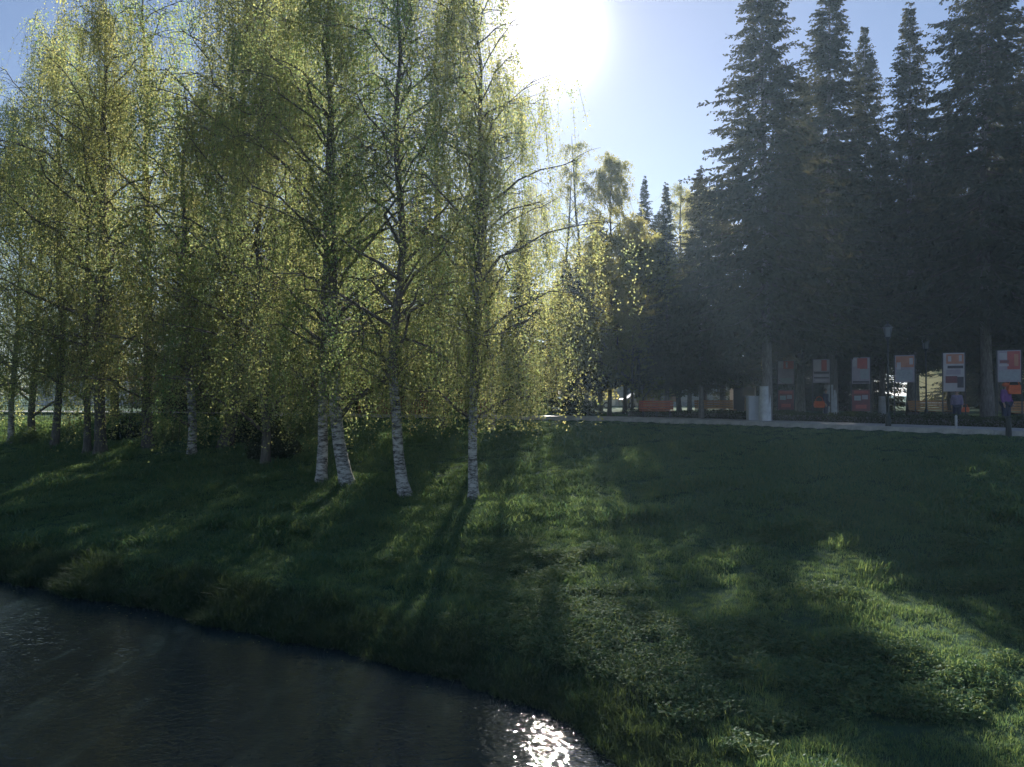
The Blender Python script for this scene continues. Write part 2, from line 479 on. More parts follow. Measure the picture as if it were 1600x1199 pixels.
def make_birch(seed, H, Rc, r0=0.17, base=0.13, droop=1.0, density=1.0, clear=2.25, sweep=0.0, leaf=0.060, limbs=44, bark='birch_bark', leafm='birch_leaf', lean=(0, 0), kink=0.22, topw=0.22, maxw=0.36):
    g = np.random.default_rng(seed)
    n = 14
    t = np.linspace(0, 1, n) ** 1.25
    wob = np.cumsum(g.normal(scale=kink * 0.5, size=(n, 2)), 0); wob -= wob[0]
    tx = wob[:, 0] * t ** 0.6 + lean[0] * t * H; ty = wob[:, 1] * t ** 0.6 + lean[1] * t * H
    hh_ = t * H
    tx = tx + sweep * (1 - np.exp(-hh_ / 2.6)) ; T = np.c_[tx, ty, hh_ - 0.3]
    tr = r0 * ((1 - t) ** 0.75 * 0.93 + 0.07); tr[0] *= 1.7; tr[1] *= 1.12
    lines = [(T, tr)]
    def trunk_at(u): return np.array([np.interp(u, t, T[:, k]) for k in range(3)])
    anchors = []          # points hanging shoots start from, with outward direction
    for k in range(limbs):
        u = base + (0.97 - base) * ((k + g.uniform(0, 1)) / limbs) ** 0.92
        v = (u - base) / (1 - base)
        env = np.interp(v, [0, 0.12, maxw, 0.7, 1], [0.85, 0.95, 1.0, 0.70, topw])
        L = Rc * env * g.uniform(0.65, 1.15)
        az = k * 2.39996 + g.normal(scale=0.4)
        dh = np.array([math.cos(az), math.sin(az), 0])
        s = np.linspace(0, 1, 6)
        rise = L * g.uniform(0.75, 1.35) * (1 + 0.5 * v)
        P = trunk_at(u)[None] + dh[None] * (L * s ** 1.05)[:, None] + np.array([0, 0, 1.])[None] * (rise * (s - 0.45 * s * s))[:, None]
        P[1:] += g.normal(scale=0.06 * L, size=(5, 3)) * np.array([1, 1, .5])
        P[:, 2] = np.minimum(P[:, 2], H * 1.0 - 0.1)
        rr = np.interp(u, t, tr) * 0.42 * (1 - s * 0.85) + 0.006
        lines.append((P, rr))
        def pat(q, P=P): return np.array([np.interp(q, s, P[:, c]) for c in range(3)])
        for q in g.uniform(0.3, 1.0, int(5 * density) + 1):
            anchors.append((pat(q), dh, L * 0.12))
        for b in range(6):
            q = 0.22 + 0.78 * (b + g.uniform(0, 1)) / 6
            p0 = pat(q)
            a2 = az + g.choice([-1, 1]) * g.uniform(0.5, 1.2)
            d2 = np.array([math.cos(a2), math.sin(a2), g.uniform(0.0, 0.7)])
            l2 = L * g.uniform(0.25, 0.5)
            s2 = np.linspace(0, 1, 4)
            P2 = p0[None] + d2[None] * (l2 * s2)[:, None] - np.array([0, 0, 1.])[None] * (0.3 * droop * l2 * s2 ** 2)[:, None]
            lines.append((P2, 0.014 * (1 - s2 * 0.7)))
            for q2 in g.uniform(0.25, 1.0, max(2, int(6 * density))):
                anchors.append((p0 + (P2[-1] - p0) * q2, d2 * [1, 1, 0], l2 * 0.3))
    TV, TF = tubes(lines[:1], 10); LV, LF = tubes(lines[1:], 4)
    trunk = mesh_np('birch_trunk', np.concatenate([TV, LV]), [np.concatenate([TF, LF + len(TV)])], [M[bark], M['birch_limb']], True,
                    np.concatenate([np.where(np.arange(len(TF)) < 10 * 4, 0, 1) if bark == 'birch_bark' else np.zeros(len(TF), int), np.ones(len(LF), int)]))
    # openings in the crown: shoots thin out in a few hollows, and crowd between them
    A0 = np.array([a[0] for a in anchors])
    nh = 16
    hz_ = g.uniform(base * H + 1.0, H * 0.95, nh); ha = g.uniform(0, 6.283, nh); hr = Rc * g.uniform(0.3, 1.0, nh)
    hc = np.c_[hr * np.cos(ha), hr * np.sin(ha), hz_]
    hs = g.uniform(0.7, 1.35, nh)
    dd = (np.linalg.norm((A0[:, None] - hc[None]) * [1, 1, 0.6], axis=2) / hs[None]).min(1)
    kp = (dd > 1) | (g.uniform(0, 1, len(A0)) < 0.12)
    anchors = [a for a, k_ in zip(anchors, kp) if k_]
    # hanging shoots
    A0 = np.array([a[0] for a in anchors]); D0 = np.array([a[1] for a in anchors]); J = np.array([a[2] for a in anchors])
    ns = len(A0)
    A0 = A0 + g.normal(size=(ns, 3)) * J[:, None] * 0.4
    ln = g.gamma(3.0, 0.46, ns) * (0.25 + 0.85 * droop) + 0.25
    ln = np.where((A0[:, 2] < clear + 5.0) & (g.uniform(0, 1, ns) < 0.65 * droop), np.maximum(A0[:, 2] - clear, 0.3) * g.uniform(0.55, 1.0, ns), ln)
    ln = np.minimum(ln, np.maximum(A0[:, 2] - clear, 0.3))
    side = g.normal(size=(ns, 3)) * 0.16; side[:, 2] = 0
    out = D0 * 0.22 * (1.5 - droop) + side + rand_unit(g, ns) * (1 - droop) * 0.9
    def shoot(i, q):      # i indices, q 0..1
        l = ln[i]
        return A0[i] + out[i] * (l * q ** 0.7)[:, None] - np.array([0, 0, 1.])[None] * (l * (q ** 1.3) * (0.15 + 0.85 * droop))[:, None]
    rib_parts = []
    w = 0.0055
    for a, b in ((0, .4), (.4, 1)):
        ia = np.arange(ns)
        p = shoot(ia, np.full(ns, a)); q = shoot(ia, np.full(ns, b))
        sd = rand_unit(g, ns); sd[:, 2] = 0; sd *= w
        v = np.stack([p - sd, p + sd, q + sd * .5, q - sd * .5], 1).reshape(-1, 3)
        rib_parts.append((v, np.arange(ns)[:, None] * 4 + np.arange(4)[None], 1))
    per = np.maximum(3, (ln * 29 * density * g.choice([0.45, 1.0, 1.6], ns))).astype(int)
    idx = np.repeat(np.arange(ns), per)
    q = g.uniform(0.05, 1.05, len(idx))
    C = shoot(idx, np.clip(q, 0, 1.05)) + g.normal(scale=0.075, size=(len(idx), 3))
    sz = leaf * g.uniform(0.45, 1.35, len(idx))
    ax = rand_unit(g, len(idx)); ax[:, 2] -= 0.8; ax /= np.linalg.norm(ax, axis=1)[:, None]
    bx = np.cross(ax, rand_unit(g, len(idx))); bx /= np.linalg.norm(bx, axis=1)[:, None] + 1e-9
    v, f = diamonds(C, ax * sz[:, None], bx * sz[:, None] * 0.42)
    V, Fq, mi = join([(v, f, 0)] + rib_parts)
    crown = mesh_np('birch_crown', V, Fq, [M[leafm], M['dead_twig']], False, mi)
    return trunk, crown

def make_spruce(seed, H, Rc, base=2.4, r0=0.24, whorl=0.31, per=10, tw=19):
    g = np.random.default_rng(seed)
    n = 10; t = np.linspace(0, 1, n)
    T = np.c_[np.cumsum(g.normal(scale=.03, size=n)), np.cumsum(g.normal(scale=.03, size=n)), t * H - 0.3]
    T[0, :2] = 0
    tr = r0 * (1 - t * 0.96); tr[0] *= 1.3
    lines = [(T, tr)]
    tv, tf = tubes(lines, 10)
    bl = []
    for z0 in np.arange(1.9, base + 0.6, 0.16):
        az = g.uniform(0, 6.283); L = g.uniform(0.5, 2.2); s_ = np.linspace(0, 1, 4)
        bl.append((np.array([0, 0, z0])[None] + np.array([math.cos(az), math.sin(az), -0.28])[None] * (L * s_)[:, None] + g.normal(scale=.05, size=(4, 3)), 0.017 * (1 - s_ * .8)))
    Cs, As, Bs = [], [], []
    z = base
    while z < H - 0.15:
        u = (z - base) / (H - base)
        L0 = Rc * (1 - u) ** 0.92 * (0.75 + 0.25 * min(1, u / 0.06)) * 1.04 + 0.05
        k = max(5, int(per * (0.6 + 0.4 * (1 - u)) + g.uniform(0, 1)))
        for j in range(k):
            az = g.uniform(0, 2 * math.pi)
            L = L0 * g.choice([1, 1, 1, 0.8, 0.55, 1.18]) * g.uniform(0.78, 1.1)
            dh = np.array([math.cos(az), math.sin(az), 0.]); sd = np.array([-dh[1], dh[0], 0.])
            s = np.linspace(0, 1, 5)
            fall = np.interp(u, [0, .4, .8, 1], [0.62, 0.42, 0.05, -0.5]) * g.uniform(.8, 1.2)
            p0 = np.array([np.interp(z, T[:, 2], T[:, 0]), np.interp(z, T[:, 2], T[:, 1]), z + g.uniform(-.3, .3)])
            P = p0[None] + dh[None] * (L * s)[:, None] + np.array([0, 0, 1.])[None] * (L * (-fall * s + 0.40 * fall * s ** 2.2 + 0.03 * s))[:, None]
            bl.append((P, 0.022 * (1 - s * .8) * (0.5 + L / 4)))
            m = int(tw * (0.5 + L / 1.6))
            q = g.uniform(0.10, 1.0, m) ** 0.8
            base_p = np.stack([np.interp(q, s, P[:, c]) for c in range(3)], 1)
            sgn = g.choice([-1, 1], m)
            tl = (0.16 + 0.42 * L * 0.42 * (1.08 - q)) * g.uniform(.55, 1.2, m)
            tl = np.clip(tl, 0.10, 0.75)
            dirs = sd[None] * (sgn * g.uniform(.3, 1.0, m))[:, None] + dh[None] * g.uniform(.2, .9, m)[:, None] - np.array([0, 0, 1.])[None] * g.uniform(0.05, 1.05, m)[:, None] * (1.1 - .7 * u)
            dirs /= np.linalg.norm(dirs, axis=1)[:, None]
            # each twig carries two or three needle sprays set off along it
            for h_ in (0.0, 0.45):
                c = base_p + dirs * (tl * h_)[:, None] + g.normal(scale=.02, size=(m, 3))
                a = dirs + g.normal(scale=.25, size=(m, 3)); a /= np.linalg.norm(a, axis=1)[:, None]
                l = tl * (0.62 if h_ == 0 else 0.72)
                b = np.cross(a, rand_unit(g, m)); b /= np.linalg.norm(b, axis=1)[:, None] + 1e-9
                Cs.append(c); As.append(a * l[:, None]); Bs.append(b * (0.034 + 0.075 * l)[:, None])
        z += whorl * g.uniform(.5, 1.5) * (1.0 - 0.6 * u)
    # leader
    bv, bf = tubes(bl, 3)
    v, f = diamonds(np.concatenate(Cs), np.concatenate(As), np.concatenate(Bs))
    trunk = mesh_np('spruce_trunk', tv, [tf], [M['spruce_bark']], True)
    V, Fq, mi = join([(v, f, 0), (bv, bf, 1)])
    crown = mesh_np('spruce_crown', V, Fq, [M['needle'], M['spruce_twig']], False, mi)
    return trunk, crown

def tree(name, meshes, loc, label, cat, group, rz=0.0, sc=(1, 1, 1), wash=None, dark=False):
    o = thing(name, loc, label, cat, group, rz)
    o.scale = sc
    tk_ = obj('trunk', meshes[0], o)
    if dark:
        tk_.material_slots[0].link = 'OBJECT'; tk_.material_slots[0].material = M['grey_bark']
    obj('crown', meshes[1], o)
    if wash:
        r, h, dz = wash
        b = MB(); 
        bm = b.bm
        bmesh.ops.create_cone(bm, cap_ends=False, segments=14, radius1=r * 1.33, radius2=r * 1.03, depth=h)
        bmesh.ops.translate(bm, verts=bm.verts, vec=(0, 0, h / 2 + dz))
        bmesh.ops.subdivide_edges(bm, edges=[e for e in bm.edges], cuts=2)
        for v in bm.verts:
            k = 1 + 0.03 * math.sin(v.co.z * 9 + math.atan2(v.co.y, v.co.x) * 5)
            v.co.x *= k; v.co.y *= k
        b.build('limewash_coat', M['limewash'], o, smooth=True)
    return o

BV = [make_birch(11, 17.0, 3.5, lean=(-0.010, 0.0), kink=0.26, density=1.0, sweep=-0.10, r0=0.155),
      make_birch(22, 17.5, 3.6, lean=(-0.012, 0.01), kink=0.30, density=0.95, base=0.15, sweep=-0.55, r0=0.17),
      make_birch(33, 18.0, 3.8, lean=(0.005, 0.0), kink=0.24, density=1.05, base=0.13, sweep=-0.75, r0=0.23),
      make_birch(44, 15.5, 3.0, lean=(0.0, 0.0), kink=0.2, density=0.8, base=0.12, r0=0.14, limbs=26),
      make_birch(55, 13.0, 3.2, lean=(0.01, 0.0), kink=0.2, density=1.15, base=0.08, r0=0.13, limbs=26, clear=0.7)]
OV = [make_birch(66, 17.5, 3.1, droop=0.35, density=1.35, leaf=0.09, limbs=36, bark='grey_bark', leafm='olive_leaf', base=0.12, maxw=0.3, topw=.12),
      make_birch(77, 19.5, 1.7, droop=0.5, density=0.9, leaf=0.08, limbs=30, bark='grey_bark', leafm='olive_leaf', base=0.2, maxw=0.4, topw=.3),
      make_birch(88, 9.0, 3.0, droop=0.3, density=1.7, leaf=0.10, limbs=26, bark='grey_bark', leafm='olive_leaf', base=0.06, maxw=0.35, r0=.11, clear=0.4)]
SV = [make_spruce(101, 22.0, 4.8, base=4.4), make_spruce(202, 22.0, 3.8, base=4.0), make_spruce(303, 22.0, 5.0, base=4.6), make_spruce(404, 22.0, 4.6, base=1.0)]

def tree_at(name, variant, p, Hbase, top_py, label, cat, group, seed, wfac=1.0, rz=None, **kw):
    """scale the variant so that its top stands at photo row top_py"""
    d = p.y
    H = (HOR - top_py) * d / F + CAMZ - p.z
    s = H / Hbase
    rg = random.Random(seed)
    return tree(name, variant, p - Vector((0, 0, 0)), label, cat, group, rg.uniform(0, 6.28) if rz is None else rz, (s * wfac, s * wfac, s), **kw)

g1 = 'birches growing on the grassy bank'
fb = [  # px, py of the foot, variant, H, top row, label
    (740, 782, 0, 17.0, -60, 'white barked weeping birch, rightmost of the four with bare trunks on the bank', 1.0),
    (637, 772, 1, 17.5, -90, 'weeping birch with a pale left leaning trunk, second bare trunk from the right', 1.05),
    (546, 760, 2, 18.0, -80, 'thick trunked birch leaning left close beside the dark banded birch', 0.95),
    (502, 755, 3, 15.5, -70, 'slim birch with black bands on its white trunk, leftmost of the four bare trunks', 1.1),
    (300, 710, 4, 13.0, 120, 'birch with foliage hanging almost to the grass and a short pale trunk', 1.15),
    (415, 728, 4, 13.0, 60, 'birch whose foliage hangs to the grass left of the black banded trunk', 1.1),
    (157, 711, 2, 18.0, -10, 'tall birch with the stouter trunk of the close pair at the left', 0.9),
    (136, 708, 3, 15.5, 100, 'thin dark trunk paired closely with the tall birch at the left', 1.0),
    (80, 704, 1, 17.5, 20, 'slender birch between the banded trunk at the left edge and the paired dark trunks', 0.85),
    (17, 694, 0, 17.0, 170, 'birch with a strongly banded trunk at the left edge of the lawn', 0.95),
]
for k, (px, py, v, H, top, lab, wf) in enumerate(fb):
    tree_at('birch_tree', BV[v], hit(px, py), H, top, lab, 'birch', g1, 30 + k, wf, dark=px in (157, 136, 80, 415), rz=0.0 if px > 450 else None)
# birches further back
g2 = 'birches standing behind the front row'
bb = [(232, 39, 3, 15.5, -60, 'thin airy birch with sky showing through its top, behind the left group', 1.1),
      (350, 38, 2, 18.0, -120, 'tall birch behind the low hanging one, its top beyond the picture', 0.9),
      (430, 37, 1, 17.5, -90, 'dense dark topped birch behind the black banded trunk', 1.0),
      (690, 40, 3, 15.5, -40, 'airy birch behind the two right hand bare trunks', 1.25),
      (768, 38, 4, 13.0, 105, 'rounded yellow green birch beside the sky gap under the sun', 0.95),
      (822, 43, 4, 13.0, 275, 'low golden birch at the right end of the birch group', 0.85),
      (50, 44, 4, 13.0, 230, 'leafy birch beyond the banded trunk at the left edge', 1.2),
      (-60, 34, 1, 17.5, 150, 'birch just outside the left edge of the lawn', 1.0),
      (180, 50, 0, 17.0, 120, 'distant birch behind the paired dark trunks', 1.2),
      (330, 50, 4, 13.0, 330, 'bushy birch far back under the tall left crowns', 1.3)]
for k, (px, d, v, H, top, lab, wf) in enumerate(bb):
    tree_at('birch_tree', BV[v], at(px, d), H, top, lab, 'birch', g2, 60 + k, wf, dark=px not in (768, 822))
# mixed trees in the middle
g3 = 'mixed trees beyond the path'
mt = [(952, 47, 0, 17.5, 235, 'olive green broadleaf tree with a pointed top, in the middle beyond the path', 0.8),
      (988, 45, 0, 17.5, 335, 'golden olive tree in front of the slim spruces, right of the pointed olive tree', 0.75),
      (885, 58, 1, 19.5, 245, 'thin bare looking pale tree, left one of the slim pair under the sun', 0.9),
      (905, 60, 1, 19.5, 205, 'thin pale tree, the taller right one of the slim pair under the sun', 1.0),
      (1062, 52, 1, 19.5, 275, 'thin grey twiggy tree between the small spruces and the big dark spruces', 1.2),
      (1000, 46, 2, 9.0, 380, 'low rounded olive tree in front of the small spruces', 1.2),
      (1100, 60, 0, 17.5, 290, 'broad olive tree half hidden behind the big dark spruces', 1.1),
      (930, 66, 2, 9.0, 400, 'low tree behind the dark little spruce', 1.3)]
for k, (px, d, v, H, top, lab, wf) in enumerate(mt):
    tree_at('broadleaf_tree', OV[v], at(px, d), H, top, lab, 'tree', g3, 90 + k, wf)
# spruces
g4 = 'dark spruces beyond the path'
sp = [(1196, 35.0, 0, -110, 'huge dark spruce with a limewashed trunk standing at the edge of the path', 1.0, True),
      (1298, 41, 1, -60, 'tall spruce with a whitewashed trunk behind the second poster stand', 1.2, True),
      (1357, 47, 0, 40, 'smaller spruce between two taller tops at the upper right', 0.85, False),
      (1424, 43, 1, 0, 'evenly pointed spruce with its whole tip in the sky at the upper right', 1.05, False),
      (1543, 39, 2, -200, 'broad spruce behind the rightmost posters', 0.95, False),
      (1640, 41, 0, -60, 'spruce cut by the right edge of the picture', 1.1, False),
      (1378, 44, 2, 210, 'shorter spruce with a pale washed trunk behind the third poster', 1.0, True),
      (938, 62, 2, 330, 'low branched dark spruce behind the olive green tree', 1.1, False),
      (1030, 66, 2, 330, 'low branched dark spruce behind the small ragged spruces', 1.3, False),
      (882, 60, 2, 400, 'low branched dark spruce at the foot of the slim pale pair', 1.3, False),
      (1320, 62, 3, 230, 'low branched spruce closing the gap under the big spruces', 1.3, False),
      (1430, 66, 2, 240, 'low branched spruce far behind the fourth poster', 1.3, False),
      (1220, 64, 3, 260, 'low branched spruce far behind the limewashed trunk', 1.3, False),
      (1545, 70, 3, 260, 'low branched spruce far behind the rightmost posters', 1.2, False),
      (1250, 53, 2, 110, 'spruce filling the gap behind the limewashed trunk', 1.1, False),
      (1486, 52, 2, 165, 'spruce filling the gap behind the fifth poster', 1.1, False),
      (1130, 44, 1, 300, 'half height spruce at the left foot of the big dark spruce', 1.25, False),
      (1096, 38.5, 2, 258, 'dark spruce left of the big one with its tip against the sky', 0.9, False),
      (1042, 44, 1, 285, 'small spruce with a ragged tip in the middle of the far trees', 0.9, False),
      (1007, 54, 1, 275, 'slim spruce with a sharp tip beside the olive green tree', 0.8, False),
      (905, 52, 0, 400, 'little dark spruce at the right of the golden birches', 1.2, False),
      (976, 56, 2, 400, 'low dark spruce under the olive green tree', 1.2, False),
      (1078, 41.5, 1, 380, 'squat spruce with a thick dark trunk left of the red bench', 1.3, False),
      (1560, 60, 1, 120, 'distant spruce behind the broad right hand spruce', 1.1, False),
      (1700, 50, 2, 0, 'spruce beyond the right edge of the picture', 1.1, False),
      (590, 60, 2, 330, 'dark spruce far behind the brown kiosk', 1.2, False),
      (760, 62, 0, 380, 'dark spruce far behind the rightmost front birch', 1.1, False),
      (420, 64, 1, 340, 'dark spruce far behind the hanging birch foliage', 1.3, False),
      (300, 56, 3, 300, 'low branched spruce added for shade behind the short pale birch trunk', 1.4, False),  # from here on: spruces added to shade the bank and the lower birch crowns
      (372, 60, 3, 270, 'low branched spruce added for shade behind the birch that hangs to the grass', 1.4, False),
      (470, 55, 3, 230, 'low branched spruce added for shade behind the black banded birch', 1.4, False),
      (545, 60, 3, 220, 'low branched spruce added for shade behind the thick trunked birch', 1.4, False),
      (655, 58, 3, 260, 'low branched spruce added for shade right of the brown kiosk', 1.4, False),
      (735, 56, 3, 290, 'low branched spruce added for shade behind the red picket fence', 1.4, False),
      (815, 60, 3, 350, 'low branched spruce added for shade behind the golden birches', 1.4, False)]
for k, (px, d, v, top, lab, wf, wash) in enumerate(sp):
    tree_at('spruce_tree', SV[v], at(px, d), 22.0, top, lab, 'spruce', g4, 120 + k, wf, wash=(0.235, 1.75, -0.1) if wash else None)

# ------------------------------------------------------------------ scatter (geometry nodes) for uncountable plants
def scatter(name, P, rot, scl, idx, variants, label, cat):
    col = bpy.data.collections.new(name + '_variants')
    for k, me in enumerate(variants):
        col.objects.link(bpy.data.objects.new('%s_%d' % (name, k), me))
    me = bpy.data.meshes.new(name)
    me.vertices.add(len(P)); me.vertices.foreach_set('co', np.asarray(P, np.float32).ravel())
    for nm, ty, arr in (('rotv', 'FLOAT_VECTOR', rot), ('scl', 'FLOAT_VECTOR', scl)):
        at_ = me.attributes.new(nm, ty, 'POINT'); at_.data.foreach_set('vector', np.asarray(arr, np.float32).ravel())
    at_ = me.attributes.new('vi', 'INT', 'POINT'); at_.data.foreach_set('value', np.asarray(idx, np.int32))
    o = obj(name, me); tag(o, label, cat, kind='stuff')
    ng = bpy.data.node_groups.new(name, 'GeometryNodeTree')
    ng.interface.new_socket('Geometry', in_out='INPUT', socket_type='NodeSocketGeometry')
    ng.interface.new_socket('Geometry', in_out='OUTPUT', socket_type='NodeSocketGeometry')
    gi = ng.nodes.new('NodeGroupInput'); go = ng.nodes.new('NodeGroupOutput')
    iop = ng.nodes.new('GeometryNodeInstanceOnPoints')
    ci = ng.nodes.new('GeometryNodeCollectionInfo')
    ci.inputs['Collection'].default_value = col
    ci.inputs['Separate Children'].default_value = True
    ci.inputs['Reset Children'].default_value = True
    def named(nm, dt):
        n = ng.nodes.new('GeometryNodeInputNamedAttribute'); n.data_type = dt
        n.inputs['Name'].default_value = nm
        return n.outputs['Attribute']
    L = ng.links.new
    L(gi.outputs[0], iop.inputs['Points']); L(ci.outputs[0], iop.inputs['Instance'])
    iop.inputs['Pick Instance'].default_value = True
    L(named('vi', 'INT'), iop.inputs['Instance Index'])
    e2r = ng.nodes.new('FunctionNodeEulerToRotation')
    L(named('rotv', 'FLOAT_VECTOR'), e2r.inputs[0]); L(e2r.outputs[0], iop.inputs['Rotation'])
    L(named('scl', 'FLOAT_VECTOR'), iop.inputs['Scale'])
    L(iop.outputs[0], go.inputs[0])
    md = o.modifiers.new('scatter', 'NODES'); md.node_group = ng
    return o
def tuft(seed, n, h, spread, w, bend, mat):
    g = np.random.default_rng(seed)
    a = g.uniform(0, 6.283, n); r = spread * np.sqrt(g.uniform(0, 1, n))
    base = np.c_[r * np.cos(a), r * np.sin(a), np.full(n, -0.02)]
    d = g.uniform(0, 6.283, n); dv = np.c_[np.cos(d), np.sin(d), np.zeros(n)]
    hh = h * g.uniform(.45, 1.15, n); bb_ = bend * g.uniform(.2, 1.2, n) * hh
    sd = np.c_[-np.sin(d), np.cos(d), np.zeros(n)] * w * 0.5
    up = np.array([[0, 0, 1.]])
    m1 = base + up * (hh * .55)[:, None] + dv * (bb_ * .3)[:, None]
    tip = base + up * (hh * (1 - .25 * bend))[:, None] + dv * bb_[:, None]
    V = np.stack([base - sd, base + sd, m1 + sd * .8, m1 - sd * .8, tip], 1).reshape(-1, 3)
    i = np.arange(n)[:, None] * 5
    return mesh_np('tuft', V, [i + np.array([[0, 1, 2, 3]]), i + np.array([[3, 2, 4]])], [mat])
def weed(seed, n, h, spread, leaf, mat):
    g = np.random.default_rng(seed)
    parts = []
    a = g.uniform(0, 6.283, n); r = spread * np.sqrt(g.uniform(0, 1, n))
    top = np.c_[r * np.cos(a), r * np.sin(a), h * g.uniform(.3, 1, n) * (1 - .35 * (r / spread) ** 2)]
    per = 4
    C = np.repeat(top, per, 0)
    d = g.uniform(0, 6.283, n * per)
    ax = np.c_[np.cos(d), np.sin(d), g.uniform(-.45, .35, n * per)]; ax /= np.linalg.norm(ax, axis=1)[:, None]
    bx = np.cross(ax, np.array([[0, 0, 1.]]) + g.normal(scale=.3, size=(n * per, 3))); bx /= np.linalg.norm(bx, axis=1)[:, None]
    s = leaf * g.uniform(.6, 1.2, n * per)
    v, f = diamonds(C, ax * s[:, None], bx * s[:, None] * .36)
    parts.append((v, f, 0))
    sd = rand_unit(g, n) * .004; b0 = top * [.6, .6, 0]
    v = np.stack([b0 - sd, b0 + sd, top + sd, top - sd], 1).reshape(-1, 3)
    parts.append((v, np.arange(n)[:, None] * 4 + np.arange(4)[None], 0))
    V, Fq, mi = join(parts)
    return mesh_np('weed', V, Fq, [mat], False, mi)

g = np.random.default_rng(7)
def sample(n, x0, x1, y0, y1): return g.uniform(x0, x1, n), g.uniform(y0, y1, n)
def infrustum(x, y, m=0.12): return (np.abs(x) < (0.667 + m) * y + 1.5) & (y > 3)
# lawn grass
X, Y = sample(330000, -34, 32, 5, 52)
sw, sk = shore(X, Y), sdist(X, Y, PE)
D = np.hypot(X, Y)
dens = np.clip(15.0 / D, 0.05, 1.0) ** 1.25
keep = infrustum(X, Y) & (sw > 0.1) & ((sk < -0.02) | (sk > 3.1)) & (g.uniform(0, 1, X.size) < dens)
X, Y, D, sk_ = X[keep], Y[keep], D[keep], sk[keep]
tall = vnoise(X * .8, Y * .8, 11) * 0.6 + vnoise(X * 2.6, Y * 2.6, 12) * 0.5
sc_ = (0.34 + 1.55 * tall ** 2.2) * np.clip(D / 16, 0.85, 1.5)
sc_ = np.where(sk_ > 0, 0.6, sc_) * np.interp(-sk_, [0, 1.0, 4.0], [0.35, 0.5, 1.0])
n = len(X)
P = np.c_[X, Y, ground_z(X, Y)]
scatter('grass', P, np.c_[g.normal(scale=.15, size=n), g.normal(scale=.15, size=n), g.uniform(0, 6.28, n)],
        np.c_[sc_ * np.clip(D / 13, 1, 1.7), sc_ * np.clip(D / 13, 1, 1.7), sc_ * 0.9], g.integers(0, 4, n),
        [tuft(k, 24, 0.17, 0.13, 0.010, 0.75, M['grass_blade']) for k in range(4)],
        'short dark green grass covering the bank and the lawns', 'grass')
# long grass overhanging the waterline
X, Y = sample(260000, -30, 6, 4, 34)
sw = shore(X, Y)
keep = infrustum(X, Y) & (sw > -0.12) & (sw < 1.4) & (g.uniform(0, 1, X.size) < np.exp(-np.maximum(sw, 0) * 1.6))
X, Y, sw = X[keep], Y[keep], sw[keep]; n = len(X)
sc_ = (0.50 + 0.6 * vnoise(X * 1.2, Y * 1.2, 21)) * g.uniform(.7, 1.15, n) * np.clip(np.hypot(X, Y) / 15, 0.62, 1.2)
az = np.full(n, math.atan2(-0.87, -0.5))
scatter('bank_grass', np.c_[X, Y, np.maximum(ground_z(X, Y), WATER_Z - .05)], np.c_[g.normal(scale=.22, size=n), g.normal(scale=.22, size=n), g.uniform(0, 6.28, n)],
        np.c_[sc_, sc_, sc_], g.integers(0, 3, n),
        [tuft(40 + k, 20, 0.46, 0.10, 0.013, 0.95, M['reed']) for k in range(3)],
        'long uncut grass hanging over the edge of the water', 'grass')
# leafy weeds low on the right
X, Y = sample(16000, -3, 16, 5, 20)
sw = shore(X, Y)
pt = vnoise(X * .55, Y * .55, 31) * .6 + vnoise(X * 1.7, Y * 1.7, 33) * .4
keep = infrustum(X, Y) & (sw > 0.9) & (pt + np.clip((13 - Y) * 0.035, -.3, .16) > 0.46)
X, Y = X[keep], Y[keep]; n = len(X)
sc_ = g.uniform(.55, 1.2, n)
scatter('ground_elder', np.c_[X, Y, ground_z(X, Y)], np.c_[g.normal(scale=.1, size=n), g.normal(scale=.1, size=n), g.uniform(0, 6.28, n)],
        np.c_[sc_, sc_, sc_], g.integers(0, 3, n),
        [weed(60 + k, 44, 0.19, 0.24, 0.042, M['weed']) for k in range(3)],
        'leafy green weeds growing in clumps low on the right bank', 'weeds')

# leaves and seed fluff floating near the bank
X, Y = sample(9000, -18, 3, 7, 24)
sw = shore(X, Y)
keep = (sw < -0.15) & (g.uniform(0, 1, X.size) < 0.22 * np.exp(sw * 0.55) * (vnoise(X * .6, Y * .6, 51) > .5) + 0.006)
X, Y = X[keep], Y[keep]; n = len(X)
d = g.uniform(0, 6.283, n); sz = g.uniform(.02, .05, n)
ax = np.c_[np.cos(d), np.sin(d), g.normal(scale=.06, size=n)] * sz[:, None]; bx = np.c_[-np.sin(d), np.cos(d), g.normal(scale=.06, size=n)] * sz[:, None] * .4
v, f = diamonds(np.c_[X, Y, np.full(n, WATER_Z + .006)], ax, bx)
tag(obj('floating_leaves', mesh_np('floating_leaves', v, [f], [M['birch_leaf']])), 'small fallen leaves floating on the dark water near the bank', 'leaves', kind='stuff')

